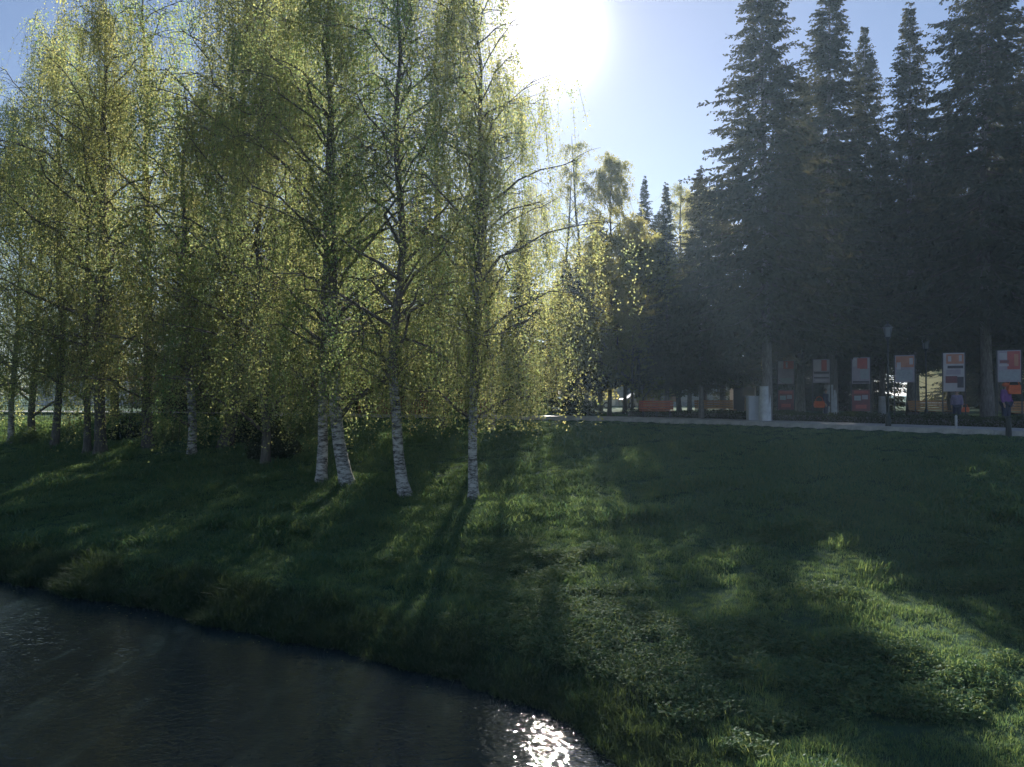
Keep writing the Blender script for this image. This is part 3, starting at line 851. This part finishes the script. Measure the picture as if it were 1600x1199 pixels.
# ------------------------------------------------------------------ bushes and hedge
def make_bush(seed, rx, ry, rz_, n, leaf, mat):
    g = np.random.default_rng(seed)
    k = 26
    cc = rand_unit(g, k) * g.uniform(.3, .8, (k, 1)); cc[:, 2] = np.abs(cc[:, 2])
    cr = g.uniform(.2, .42, k)
    i = g.integers(0, k, n)
    P = (cc[i] + rand_unit(g, n) * (cr[i] * g.uniform(.5, 1, n) ** .4)[:, None]) * [rx, ry, rz_]
    P[:, 2] = np.abs(P[:, 2]) + 0.02
    ax = rand_unit(g, n); bx = np.cross(ax, rand_unit(g, n)); bx /= np.linalg.norm(bx, axis=1)[:, None]
    s = leaf * g.uniform(.6, 1.2, n)
    v, f = diamonds(P, ax * s[:, None], bx * s[:, None] * .4)
    lines = [(np.array([[0, 0, -.1], c * [rx * .4, ry * .4, rz_ * .5], c * [rx, ry, rz_]]), np.array([.03, .018, .006])) for c in cc[:14]]
    sv, sf = tubes(lines, 4)
    return mesh_np('bush_stems', sv, [sf], [M['grey_bark']]), mesh_np('bush_foliage', v, [f], [mat])
BU = [make_bush(1, 1.2, 1.1, 1.5, 9000, .075, M['hedge']), make_bush(2, 1.5, 1.2, 1.2, 9000, .08, M['weed'])]
bs = [(192, 688, 0, .9, 'dark rounded bush on the sunny lawn right of the paired trunks'),
      (232, 676, 0, .6, 'small dark bush on the lawn behind the larger rounded bush'),
      (436, 716, 0, 1.35, 'dark bush under the hanging birch foliage'),
      (340, 694, 1, 1.2, 'leafy bush beside the short pale birch trunk'),
      (392, 690, 0, 1.3, 'dark bush in the shade left of the black banded trunk'),
      (268, 690, 1, 1.0, 'green bush left of the short pale birch trunk'),
      (100, 690, 1, .7, 'small leafy bush between the slender birch and the paired trunks'),
      (40, 692, 1, .8, 'small leafy bush beside the banded trunk at the left edge'),
      (472, 676, 1, 1.2, 'green bush behind the black banded birch trunk'),
      (700, 655, 1, 1.0, 'low green bush by the path behind the rightmost front birch'),
      (820, 653, 1, 1.1, 'low green bush by the path at the end of the birch group'),
      (905, 650, 0, 1.1, 'dark low bush beyond the path under the little dark spruce')]
for k, (px, py, v, s, lab) in enumerate(bs):
    p = hit(px, py) if py > 652 else at(px, 46)
    o = thing('bush', p, lab, 'bush', 'bushes under the trees', k * 1.3); o.scale = (s, s, s)
    obj('stems', BU[v][0], o); obj('foliage', BU[v][1], o)
# low hedge between the path and the poster stands
far = resample(PE, 0.5); hl = offset_line(far, 4.2)
hl = hl[(hl[:, 0] > 6.5) & (hl[:, 0] < 27) & (hl[:, 1] > 8)]
g = np.random.default_rng(9)
n = 34000
q = g.uniform(0, len(hl) - 1.001, n); i0 = q.astype(int); fr = (q - i0)[:, None]
c = hl[i0] * (1 - fr) + hl[i0 + 1] * fr
off = rand_unit(g, n) * [0.40, 0.40, 0.24]
P = np.c_[c, np.zeros(n)] + off; P[:, 2] = 0.24 + off[:, 2] * (1 + .25 * np.sin(q * .9)) + 0.02
ax = rand_unit(g, n); bx = np.cross(ax, rand_unit(g, n)); bx /= np.linalg.norm(bx, axis=1)[:, None]
v, f = diamonds(P, ax * .07, bx * .03)
hd = thing('hedge', (0, 0, 0), 'low dark hedge running between the path and the poster stands', 'hedge')
obj('foliage', mesh_np('hedge_foliage', v, [f], [M['hedge']]), hd)
core = np.c_[hl[::2], np.full(len(hl[::2]), 0.18)]
obj('stems', mesh_np('hedge_stems', *[(lambda a: a[0])(tubes([(core, np.full(len(core), .2))], 6)), [tubes([(core, np.full(len(core), .2))], 6)[1]]], [M['spruce_bark']]), hd)

# ------------------------------------------------------------------ poster stands
M['steel'] = plain('painted_steel', (0.06, 0.065, 0.07), (0.04, 0.04, 0.045), 8, 0.5, 0.3)
M['p_white'] = plain('print_white', (0.48, 0.45, 0.47), (0.38, 0.35, 0.38), 3, 0.5, bmp=0)
M['p_red'] = plain('print_red', (0.46, 0.10, 0.09), (0.34, 0.07, 0.07), 3, 0.5, bmp=0)
M['p_orange'] = plain('print_orange', (0.48, 0.22, 0.15), (0.38, 0.16, 0.11), 3, 0.5, bmp=0)
M['p_grey'] = plain('print_grey', (0.33, 0.36, 0.40), (0.25, 0.27, 0.30), 9, 0.5, bmp=0)
M['p_dark'] = plain('print_dark', (0.07, 0.06, 0.08), (0.04, 0.04, 0.05), 9, 0.5, bmp=0)
M['p_maroon'] = plain('print_maroon', (0.22, 0.06, 0.07), (0.13, 0.05, 0.06), 14, 0.5, bmp=0)
M['p_pale'] = plain('print_lilac', (0.36, 0.31, 0.36), (0.28, 0.25, 0.30), 5, 0.5, bmp=0)
# print fields: (material, x0, x1, z0, z1) in fractions of the board (from the bottom left)
prints = [
 (1.25, [('p_red', .35, 1, .66, 1), ('p_white', .05, .34, .70, .97), ('p_white', .50, .62, .72, .95), ('p_pale', .03, .97, .30, .64), ('p_grey', .1, .9, .04, .27)], 1, 'poster stand with a white and red heading, farthest of the row beside the limewashed trunk'),
 (1.20, [('p_white', .04, .48, .50, .96), ('p_red', .50, .82, .50, .97), ('p_white', .84, .97, .52, .97), ('p_dark', .04, .96, .38, .47), ('p_white', .08, .92, .26, .33), ('p_dark', .04, .96, .18, .24), ('p_white', .12, .80, .07, .13)], 0, 'poster stand with white text bars under a half red heading, next to the farthest'),
 (1.28, [('p_red', .30, .86, .56, .97), ('p_white', .06, .27, .66, .96), ('p_white', .88, .97, .60, .97), ('p_pale', .04, .45, .12, .58), ('p_grey', .47, .94, .18, .56), ('p_dark', .04, .97, .03, .10)], 1, 'poster stand with a bright red square heading over a pale picture and maroon board'),
 (1.25, [('p_orange', .04, .97, .56, .97), ('p_white', .74, .92, .66, .90), ('p_white', .08, .30, .48, .74), ('p_grey', .04, .92, .06, .46)], 0, 'poster stand with a brown heading over a plain grey picture'),
 (1.68, [('p_orange', .14, .97, .72, .97), ('p_white', .22, .38, .78, .92), ('p_white', .74, .88, .78, .94), ('p_dark', .20, .94, .60, .67), ('p_pale', .14, .82, .44, .57), ('p_maroon', .10, .66, .22, .40), ('p_dark', .66, .96, .10, .38), ('p_white', .06, .34, .04, .18)], 0, 'long white edged poster stand reaching lower than the others'),
 (1.30, [('p_red', .42, .97, .40, .97), ('p_white', .08, .40, .72, .92), ('p_maroon', .10, .50, .60, .69), ('p_white', .06, .48, .50, .57), ('p_orange', .72, .90, .50, .88), ('p_grey', .04, .94, .05, .38)], 0, 'poster stand with a large red field, nearest of the row at the right edge'),
]
for k, (bh, fields, low, lab) in enumerate(prints):
    x, y = 14.8 + 1.12 * k, 41.5 - 2.0 * k
    top = 3.12
    st = thing('poster_stand', (x, y, 0), lab, 'poster stand', 'poster stands in a row beyond the path', -math.atan2(x, y) * 0.9)
    W = 0.80
    for s in (-1, 1):
        MB().box((s * (W / 2 + 0.03), 0.02, top / 2 + 0.01), (0.05, 0.05, top), bevel=.006).build('post', M['steel'], st)
        MB().box((s * (W / 2 + 0.03), 0.02, 0.02), (0.22, 0.30, 0.03), bevel=.006).build('foot', M['steel'], st)
    MB().box((0, 0, top - bh / 2), (W, 0.03, bh), bevel=.004).build('board', M['p_white'] if k == 4 else M['p_pale'], st)
    bo = st.children[-1]
    for q, (mt_, a0, a1, b0, b1) in enumerate(fields):
        w, h = (a1 - a0) * W, (b1 - b0) * bh
        MB().box(((a0 + a1) / 2 * W - W / 2, -0.018 - 0.001 * q * .3, top - bh + (b0 + b1) / 2 * bh), (w, 0.004, h)).build('print', M[mt_], bo)
    MB().box((0, 0.02, top + 0.015), (W + .11, 0.06, 0.03), bevel=.005).build('top_rail', M['steel'], st)
    if low:
        lb = MB().box((0, 0.0, 1.02), (W, 0.03, 1.05), bevel=.004).build('lower_board', M['p_maroon'], st)
        for a0, a1, b0, b1, mm in ((.1, .9, .82, .95, 'p_red'), (.12, .5, .5, .72, 'p_grey'), (.55, .88, .55, .75, 'p_pale'), (.2, .8, .12, .3, 'p_red')):
            MB().box(((a0 + a1) / 2 * W - W / 2, -0.018, .495 + (b0 + b1) / 2 * 1.05), ((a1 - a0) * W, 0.004, (b1 - b0) * 1.05)).build('print', M[mm], lb)

# ------------------------------------------------------------------ park lamps
M['lamp_metal'] = plain('lamp_metal', (0.035, 0.045, 0.05), (0.02, 0.03, 0.03), 8, 0.45, 0.4)
M['lamp_glass'] = plain('lamp_glass', (0.20, 0.22, 0.24), (0.14, 0.16, 0.18), 3, 0.25, bmp=0)
def make_lamp(loc, label):
    o = thing('park_lamp', loc, label, 'lamp post', 'lamp posts along the path')
    MB().cone((0, 0, 0), .11, .085, .5, 12).cone((0, 0, .5), .095, .05, .1, 12).build('base', M['lamp_metal'], o)
    MB().cone((0, 0, .6), .042, .032, 2.75, 10).build('pole', M['lamp_metal'], o)
    MB().cone((0, 0, 3.35), .04, .12, .12, 10).build('collar', M['lamp_metal'], o)
    gl = MB().cone((0, 0, 3.47), .11, .17, .36, 8).build('lantern_glass', M['lamp_glass'], o)
    for a in range(4):
        an = a * math.pi / 2 + .4
        MB().box((math.cos(an) * .145, math.sin(an) * .145, 3.65), (.02, .02, .38), rz=an).build('glazing_bar', M['lamp_metal'], gl)
    MB().cone((0, 0, 3.83), .21, .05, .14, 8).cone((0, 0, 3.97), .025, .01, .09, 8).build('cap', M['lamp_metal'], o)
    return o
l1 = make_lamp(hit(1388, 671), 'slim dark lamp post standing on the grass edge in front of the path')
copy_tree(l1, at(1447, 37.5), .3, (1, 1, 1.02), 'slim dark lamp post beyond the path between the fourth and fifth posters')

# short stakes at the grass edge
M['stake'] = plain('stake_paint', (0.50, 0.50, 0.52), (0.35, 0.35, 0.36), 6, 0.7)
s1 = thing('marker_post', hit(1494, 676), 'short pale marker post at the edge of the path below the fifth poster', 'post')
MB().box((0, 0, .28), (.07, .07, .56), bevel=.01).build('shaft', M['stake'], s1)
MB().cone((0, 0, .555), .05, .0, .06, 4).build('cap', M['stake'], s1)
s2 = thing('bollard', hit(1576, 683), 'dark short bollard at the grass edge near the right side', 'bollard')
MB().cone((0, 0, -.05), .09, .075, .62, 12).build('shaft', M['lamp_metal'], s2)
MB().ball((0, 0, .6), (.085, .085, .06)).build('cap', M['lamp_metal'], s2, smooth=True)

# ------------------------------------------------------------------ pale cabinet by the spruce
M['cabinet'] = plain('cabinet_paint', (0.52, 0.55, 0.60), (0.44, 0.47, 0.52), 3, 0.5, bmp=.05)
cb = thing('utility_cabinet', at(1178, 35.6), 'pale grey metal cabinet beside the limewashed spruce trunk', 'cabinet')
MB().box((0, 0, .62), (.62, .4, 1.16), bevel=.012).build('body', M['cabinet'], cb)
MB().box((0, 0, 1.225), (.70, .48, .05), bevel=.012).build('lid', M['cabinet'], cb)
dr = MB().box((0, -.209, .62), (.54, .016, 1.04), bevel=.004).build('door', M['cabinet'], cb)
MB().box((.2, -.225, .65), (.03, .02, .14), bevel=.004).build('handle', M['steel'], dr)
MB().box((0, 0, .02), (.66, .44, .05)).build('plinth', M['kerb'], cb)

# ------------------------------------------------------------------ benches
M['bench_wood'] = plain('bench_wood', (0.42, 0.20, 0.06), (0.28, 0.13, 0.04), 4, 0.55)
M['bench_red'] = plain('bench_red', (0.50, 0.13, 0.05), (0.34, 0.08, 0.04), 4, 0.5)
def make_bench(loc, rz, wood, label, W=2.2):
    o = thing('park_bench', loc, label, 'bench', 'park benches beyond the path', rz)
    pm = MB().box((0, 0, 0), (W, .085, .035), bevel=.006).mesh('seat_slat', M[wood])
    for k in range(5):
        obj('seat_slat', pm, o, (0, -.2 + k * .105, .45))
    bm_ = MB().box((0, 0, 0), (W, .03, .10), bevel=.006).mesh('back_slat', M[wood])
    for k in range(4):
        b = obj('back_slat', bm_, o, (0, .30 + k * .03, .56 + k * .125)); b.rotation_euler = (-.22, 0, 0)
    for s in (-1, 0, 1):
        x = s * (W / 2 - .2)
        MB().box((x, 0, .41), (.06, .5, .05)).box((x, -.2, .20), (.06, .06, .40)).box((x, .24, .20), (.06, .06, .40)) \
            .box((x, .375, .70), (.05, .04, .62), rot=Matrix.Rotation(-.22, 4, 'X')).build('leg', M['steel'], o)
    return o
make_bench(at(1456, 40.0), .12, 'bench_wood', 'orange brown wooden bench seen between the fourth and fifth posters')
make_bench(at(1118, 43.0), .05, 'bench_wood', 'brown wooden bench in the shade left of the pale cabinet')
make_bench(at(1026, 40.5), -.1, 'bench_red', 'red orange bench beside the path under the small spruces', 1.8)
make_bench(at(1612, 36.0), .1, 'bench_wood', 'yellowish wooden bench cut by the right edge behind the person in purple')

# ------------------------------------------------------------------ people
def skin_obj(name, pts, edges, radii, mat, parent, sub=1, root=0):
    me = bpy.data.meshes.new(name); me.from_pydata(pts, edges, [])
    me.materials.append(mat)
    o = obj(name, me, parent)
    sk_ = o.modifiers.new('skin', 'SKIN'); sk_.use_smooth_shade = True
    for v, r in zip(me.skin_vertices[0].data, radii):
        v.radius = r if isinstance(r, tuple) else (r, r)
    me.skin_vertices[0].data[root].use_root = True
    if sub:
        s = o.modifiers.new('sub', 'SUBSURF'); s.levels = sub; s.render_levels = sub
    return o
M['skin'] = plain('skin', (0.50, 0.33, 0.26), (0.42, 0.27, 0.21), 4, 0.5, bmp=0)
M['shoe'] = plain('shoe', (0.10, 0.10, 0.11), (0.05, 0.05, 0.05), 9, .6)
def person(loc, rz, H, top, legs, hair, label, hood=False, bag=None):
    k = H / 1.72
    o = thing('person', loc, label, 'person', None, rz)
    def sc(ps): return [(x * k, y * k, z * k) for x, y, z in ps]
    pts = [(0, 0, .93), (0, .0, 1.10), (0, -.01, 1.28), (0, 0, 1.42), (0, 0, 1.50), (0, -.015, 1.60), (0, -.01, 1.68),
           (.09, 0, .88), (.10, -.015, .50), (.10, .02, .09), (.10, -.13, .04),
           (-.09, 0, .88), (-.11, .01, .50), (-.12, .03, .09), (-.13, -.12, .04),
           (.18, 0, 1.39), (.23, .02, 1.13), (.24, -.10, .90), (.24, -.13, .82),
           (-.18, 0, 1.39), (-.23, .03, 1.13), (-.24, -.06, .89), (-.24, -.09, .81)]
    E = [(0, 1), (1, 2), (2, 3), (3, 4), (4, 5), (5, 6), (0, 7), (7, 8), (8, 9), (9, 10), (0, 11), (11, 12), (12, 13), (13, 14),
         (3, 15), (15, 16), (16, 17), (17, 18), (3, 19), (19, 20), (20, 21), (21, 22)]
    rad = [(.13, .10), (.12, .09), (.13, .095), (.09, .07), .05, .085, .07, .085, .055, .042, .035, .085, .055, .042, .035,
           .055, .043, .033, .035, .055, .043, .033, .035]
    for hb, sx in ((18, 1), (22, -1)):                 # four fingers and a thumb on each hand
        hx, hy, hz = pts[hb]
        for f in range(4):
            a = (hx, hy + (-.024 + .016 * f), hz - .05); b = (hx - sx * .006, hy + (-.03 + .017 * f), hz - .085 + .006 * abs(f - 1)); c = (hx - sx * .02, hy + (-.03 + .017 * f), hz - .115 + .008 * abs(f - 1))
            i = len(pts); pts += [a, b, c]; E += [(hb, i), (i, i + 1), (i + 1, i + 2)]; rad += [.010, .009, .007]
        i = len(pts); pts += [(hx, hy - .035, hz - .015), (hx - sx * .01, hy - .055, hz - .05)]; E += [(hb, i), (i, i + 1)]; rad += [.012, .009]
    rk = [tuple(q * k for q in r) if isinstance(r, tuple) else r * k for r in rad]
    KW = 1.3 * k
    body = skin_obj('body', sc(pts), E, rk, M['skin'], o)
    # jacket over torso and arms
    jp = [pts[i] for i in (0, 1, 2, 3, 4, 15, 16, 17, 19, 20, 21)]; jp[0] = (0, 0, .86); jp[4] = (0, 0, 1.47)
    je = [(0, 1), (1, 2), (2, 3), (3, 4), (3, 5), (5, 6), (6, 7), (3, 8), (8, 9), (9, 10)]
    skin_obj('jacket', sc(jp), je, [tuple(q * KW for q in r) for r in ((.17, .13), (.155, .12), (.165, .125), (.125, .10), (.07, .07), (.075, .075), (.06, .06), (.048, .048), (.075, .075), (.06, .06), (.048, .048))], top, o)
    tp = [(0, 0, .95), (.09, 0, .88), (.10, -.015, .50), (.10, .02, .11), (-.09, 0, .88), (-.11, .01, .50), (-.12, .03, .11)]
    skin_obj('trousers', sc(tp), [(0, 1), (1, 2), (2, 3), (0, 4), (4, 5), (5, 6)], [(.145 * KW, .11 * KW)] + [(r * KW, r * KW) for r in (.105, .075, .06, .105, .075, .06)], legs, o)
    for sx, y in ((.10, -.03), (-.12, -.02)):
        MB().ball((sx * k, (y - .02) * k, .045 * k), (.055 * k, .14 * k, .05 * k)).build('shoe', M['shoe'], o, smooth=True)
    MB().ball((0, .02 * k, 1.655 * k), ((.105 + (.03 if hood else 0)) * k, (.11 + (.03 if hood else 0)) * k, .10 * k)).build('hood' if hood else 'hair', hair, o, smooth=True)
    fm = MB()
    fm.ball((0, -.105 * k, 1.60 * k), (.014 * k, .02 * k, .022 * k), 8)
    for s in (-1, 1):
        fm.ball((s * .032 * k, -.09 * k, 1.625 * k), (.012 * k, .008 * k, .007 * k), 8).ball((s * .088 * k, 0, 1.605 * k), (.012 * k, .02 * k, .032 * k), 8)
    fm.box((0, -.092 * k, 1.555 * k), (.045 * k, .01 * k, .009 * k)).build('face', M['skin'], o, smooth=True)
    return o
M['purple'] = plain('purple_cloth', (0.25, 0.10, 0.34), (0.18, 0.07, 0.25), 9, .8)
M['lilac'] = plain('lilac_cloth', (0.34, 0.30, 0.44), (0.22, 0.19, 0.32), 9, .8)
M['navy'] = plain('navy_cloth', (0.035, 0.045, 0.10), (0.02, 0.03, 0.06), 9, .8)
M['orange_cloth'] = plain('orange_cloth', (0.75, 0.16, 0.05), (0.55, 0.11, 0.04), 9, .7)
M['brown_hair'] = plain('brown_hair', (0.08, 0.05, 0.03), (0.04, 0.025, 0.02), 20, .6)
person(at(1572, 33.5), .4, 1.80, M['purple'], M['navy'], M['orange_cloth'], 'person in a purple jacket with an orange hood, in front of the nearest poster', hood=True)
person(at(1495, 35.5), -.5, 1.52, M['lilac'], M['navy'], M['brown_hair'], 'person in a lilac jacket under the long white edged poster')
person(at(1290, 40.5), .9, 1.62, M['navy'], M['navy'], M['brown_hair'], 'person in dark blue clothes behind the second poster stand')
def make_bag(loc, label, s=1.0):
    b = thing('shoulder_bag', loc, label, 'bag')
    b.scale = (s, s, s)
    MB().prism([(-.2, 0), (.2, 0), (.24, .12), (.2, .3), (-.2, .3), (-.24, .12)], -.07, .07).build('body', M['orange_cloth'], b)
    an = np.linspace(0, math.pi, 9)
    sv, sf = tubes([(np.c_[.17 * np.cos(an), np.zeros(9), .3 + .2 * np.sin(an)], np.full(9, .014))], 5)
    obj('strap', mesh_np('strap', sv, [sf], [M['orange_cloth']]), b)
p = at(1590, 33.3); make_bag(p + Vector((-.12, .05, 1.33)), 'bright orange bag on the shoulder of the person in purple', 1.3)
p = at(1511, 35.4); make_bag(p + Vector((-.1, 0, .50)), 'small orange bag held low by the person in lilac', .75)
p = at(1280, 40.3); make_bag(p + Vector((0, 0, .62)), 'orange bag carried by the person in dark blue', 1.15)

# ------------------------------------------------------------------ kiosk, picket fence, buildings, cars
M['kiosk'] = plain('kiosk_boards', (0.26, 0.11, 0.08), (0.18, 0.07, 0.05), 4, .7)
M['roof'] = plain('roof_sheet', (0.12, 0.11, 0.12), (0.08, 0.07, 0.08), 4, .6)
M['beige'] = plain('beige_render', (0.48, 0.38, 0.30), (0.42, 0.33, 0.26), 1.2, .85)
M['cream'] = plain('cream_render', (0.60, 0.58, 0.52), (0.52, 0.50, 0.45), .5, .85)
M['yellow'] = plain('yellow_render', (0.62, 0.50, 0.20), (0.54, 0.43, 0.17), .5, .85)
M['glass'] = plain('dark_glass', (0.05, 0.06, 0.07), (0.04, 0.05, 0.06), 1, .08, bmp=0)
M['white_paint'] = plain('white_paint', (0.75, 0.75, 0.75), (0.66, 0.66, 0.66), 2, .5)
M['orange_band'] = plain('orange_paint', (0.58, 0.20, 0.05), (0.46, 0.15, 0.04), 2, .6)
def make_kiosk(loc, rz, wall, label, W=2.2, D=1.8, Hh=2.4, board=True):
    o = thing('kiosk', loc, label, 'kiosk', None, rz)
    MB().box((0, 0, .06), (W + .2, D + .2, .12)).build('plinth', M['kerb'], o)
    nb = 9
    bmsh = MB().box((0, 0, 0), (W, .03, (Hh - .12) / nb - .012), bevel=.006).mesh('board', wall)
    w = MB().box((0, 0, .12 + (Hh - .12) / 2), (W - .04, D - .06, Hh - .14)).build('wall', wall, o)
    for k in range(nb):
        obj('board', bmsh, w, (0, -D / 2 + .012, .12 + (k + .5) * (Hh - .12) / nb))
    d = MB().box((-W * .25, -D / 2 - .022, 1.1), (.75, .05, 1.96), bevel=.006).build('door', M['p_dark'], o)
    MB().box((-W * .25 + .3, -D / 2 - .06, 1.1), (.03, .04, .16)).build('handle', M['steel'], d)
    wn = MB().box((W * .2, -D / 2 - .018, 1.5), (.9, .04, .8), bevel=.006).build('window', M['white_paint'], o)
    MB().box((W * .2, -D / 2 - .042, 1.5), (.78, .012, .68)).build('pane', M['glass'], wn)
    MB().prism([(-W / 2 - .25, Hh - .02), (W / 2 + .25, Hh - .02), (W / 2 + .2, Hh + .12), (0, Hh + .42), (-W / 2 - .2, Hh + .12)], -D / 2 - .3, D / 2 + .25).build('roof', M['roof'], o)
    if board:
        MB().box((.15, -D / 2 - .33, Hh + .08), (1.0, .04, .16), bevel=.006).build('sign_board', M['white_paint'], o)
    return o
make_kiosk(at(590, 47), .1, M['kiosk'], 'red brown wooden kiosk beyond the path behind the leaning birches')
make_kiosk(at(1160, 56), -.1, M['beige'], 'small beige kiosk beyond the brown bench, left of the pale cabinet', 1.6, 1.5, 2.3, False)

fn = thing('picket_fence', at(700, 46), 'weathered red picket fence by the path behind the rightmost front birch', 'fence', None, .18)
pkm = MB().prism([(-.045, 0.05), (.045, 0.05), (.045, 1.15), (0, 1.25), (-.045, 1.15)], -.012, .012).mesh('picket', M['p_red'])
for k in range(34):
    o = obj('picket', pkm, fn, (-2.8 + k * .17, -.03, random.Random(k).uniform(-.02, .02)))
for z in (.35, .95):
    MB().box((0, 0, z), (5.8, .035, .08)).build('rail', M['kiosk'], fn)
for x in (-2.8, 0, 2.8):
    MB().box((x, .05, .62), (.09, .09, 1.3)).build('post', M['kiosk'], fn)

def make_building(loc, rz, W, D, Hh, wall, floors, cols, label, band=None, roofm=None):
    o = thing('building', loc, label, 'building', None, rz)
    MB().box((0, 0, Hh / 2), (W, D, Hh)).build('wall', wall, o)
    MB().box((0, 0, .25), (W + .12, D + .12, .5)).build('plinth', M['kerb'], o)
    if band: MB().box((0, -D / 2 - .03, Hh - .45), (W - .02, .06, .7)).build('band', band, o)
    MB().prism([(-W / 2 - .4, Hh), (W / 2 + .4, Hh), (W / 2 + .4, Hh + .15), (W / 2 - 1.5, Hh + 1.1), (-W / 2 + 1.5, Hh + 1.1), (-W / 2 - .4, Hh + .15)], -D / 2 - .4, D / 2 + .4).build('roof', roofm or M['roof'], o)
    fm_ = MB()
    for a, b, w, h in ((-.6, 0, .1, 1.5), (.6, 0, .1, 1.5), (0, 0, .06, 1.4), (0, .7, 1.1, .1), (0, -.7, 1.1, .1)):
        fm_.box((a, 0, b), (w, .08, h))
    fme = fm_.mesh('window', M['white_paint']); pme = MB().box((0, .02, 0), (1.1, .02, 1.3)).mesh('pane', M['glass'])
    for f in range(floors):
        for c in range(cols):
            x = -W / 2 + (c + .5) * W / cols; z = 1.75 + f * 3.0
            if f == 0 and c == cols // 2:
                d = MB().box((x, -D / 2 - .03, 1.6), (1.2, .06, 2.2), bevel=.01).build('door', M['bench_wood'], o)
                MB().box((x + .45, -D / 2 - .08, 1.5), (.04, .05, .2)).build('handle', M['steel'], d); continue
            w = obj('window', fme, o, (x, -D / 2 - .03, z)); obj('pane', pme, w)
    return o
make_building(at(1040, 92), .05, 24, 9, 4.0, M['cream'], 1, 9, 'long low cream building seen under the middle trees')
make_building(at(1600, 95), -.1, 22, 9, 6.8, M['yellow'], 2, 8, 'yellow two storey building glimpsed behind the right hand posters')
make_building(at(210, 100), .15, 20, 8, 3.8, M['cream'], 1, 8, 'low pale building with an orange band beyond the sunny lawn at the left', M['orange_band'])
make_building(at(720, 105), 0.0, 26, 9, 4.2, M['beige'], 1, 9, 'long low beige building far behind the front birches')

def make_car(loc, rz, paint, label):
    o = thing('parked_car', loc, label, 'car', 'cars parked beyond the trees', rz)
    b = MB(); b.prism([(-2.1, .28), (2.1, .28), (2.15, .62), (2.05, .80), (1.25, .90), (.75, 1.38), (-.95, 1.42), (-1.65, .98), (-2.1, .92)], -.82, .82)
    bmesh.ops.bevel(b.bm, geom=list(b.bm.edges), offset=.05, segments=2, affect='EDGES')
    b.build('body', paint, o, smooth=False)
    for s in (-1, 1):
        MB().prism([(.12, .92), (1.10, .92), (.68, 1.31), (.12, 1.33)], s * .825 - .004, s * .825 + .004).build('side_window', M['glass'], o)
        MB().prism([(-1.4, .97), (.04, .92), (.04, 1.33), (-.92, 1.35)], s * .825 - .004, s * .825 + .004).build('side_window', M['glass'], o)
        for x in (-1.3, 1.3):
            rt = Matrix.Rotation(R(90), 4, 'X')
            w = MB().cone((x, s * .76, .31), .31, .31, .2, 18, rot=rt).build('wheel', M['p_dark'], o)
            MB().cone((x, s * .87, .31), .18, .17, .03, 12, rot=rt).build('rim', M['cabinet'], w)
        MB().ball((2.1, s * .6, .66), (.06, .16, .08)).build('headlight', M['white_paint'], o, smooth=True)
        MB().box((-2.1, s * .62, .75), (.05, .24, .12), bevel=.01).build('tail_light', M['p_red'], o)
    MB().box((1.0, 0, 1.14), (.02, 1.3, .5), rot=Matrix.Rotation(-.81, 4, 'Y')).build('windscreen', M['glass'], o)
    return o
M['car_white'] = plain('car_white', (0.72, 0.72, 0.72), (0.68, 0.68, 0.68), 1, .25, bmp=0)
M['car_silver'] = plain('car_silver', (0.45, 0.47, 0.50), (0.42, 0.44, 0.47), 1, .25, .5, bmp=0)
make_car(at(1005, 70), .1, M['car_silver'], 'silver car parked in front of the long cream building')
make_car(at(925, 73), -.05, M['car_white'], 'white car parked behind the trunks left of the red bench')

# far woods closing the horizon
far_list = []
g = np.random.default_rng(77)
def far_tree(k):
    px = -200 + k * 74 + g.uniform(-20, 20); d = g.uniform(120, 165)
    x = (px - 800) / F * d
    v = k % 4
    H = g.uniform(9, 15) * (0.72 if 820 < px < 1000 else 1)
    me, hb = (SV[0], 22) if v == 0 else (SV[1], 22) if v == 2 else (OV[0], 17.5) if v == 1 else (BV[4], 13)
    s = H / hb
    kind = ('spruce', 'tall broadleaf tree', 'slim spruce', 'birch')[v]
    tree('distant_tree', me, (x, d, 0), 'far %s in the distant wood closing the view behind the park' % kind, 'tree', 'distant wood, ' + kind, g.uniform(0, 6), (s * 1.5, s * 1.5, s))
for k in range(27): far_tree(k)

# ------------------------------------------------------------------ thin volume added to imitate veiling glare in the lens
HZ = bpy.data.materials.new('lens_veil'); HZ.use_nodes = True
t = HZ.node_tree; t.nodes.clear()
pv = N(t, 'ShaderNodeVolumePrincipled')
pv.inputs['Color'].default_value = (0.52, 0.74, 1.0, 1)
pv.inputs['Density'].default_value = 0.00062
pv.inputs['Anisotropy'].default_value = 0.55
oo = N(t, 'ShaderNodeOutputMaterial'); t.links.new(pv.outputs[0], oo.inputs['Volume'])
b = MB(); b.box((0, 300, 14.0), (1500, 1300, 40.5))
hz = b.build('lens_veil', HZ); tag(hz, 'thin scattering volume added to imitate the veiling glare of the lens', 'lens_veil', kind='stuff')
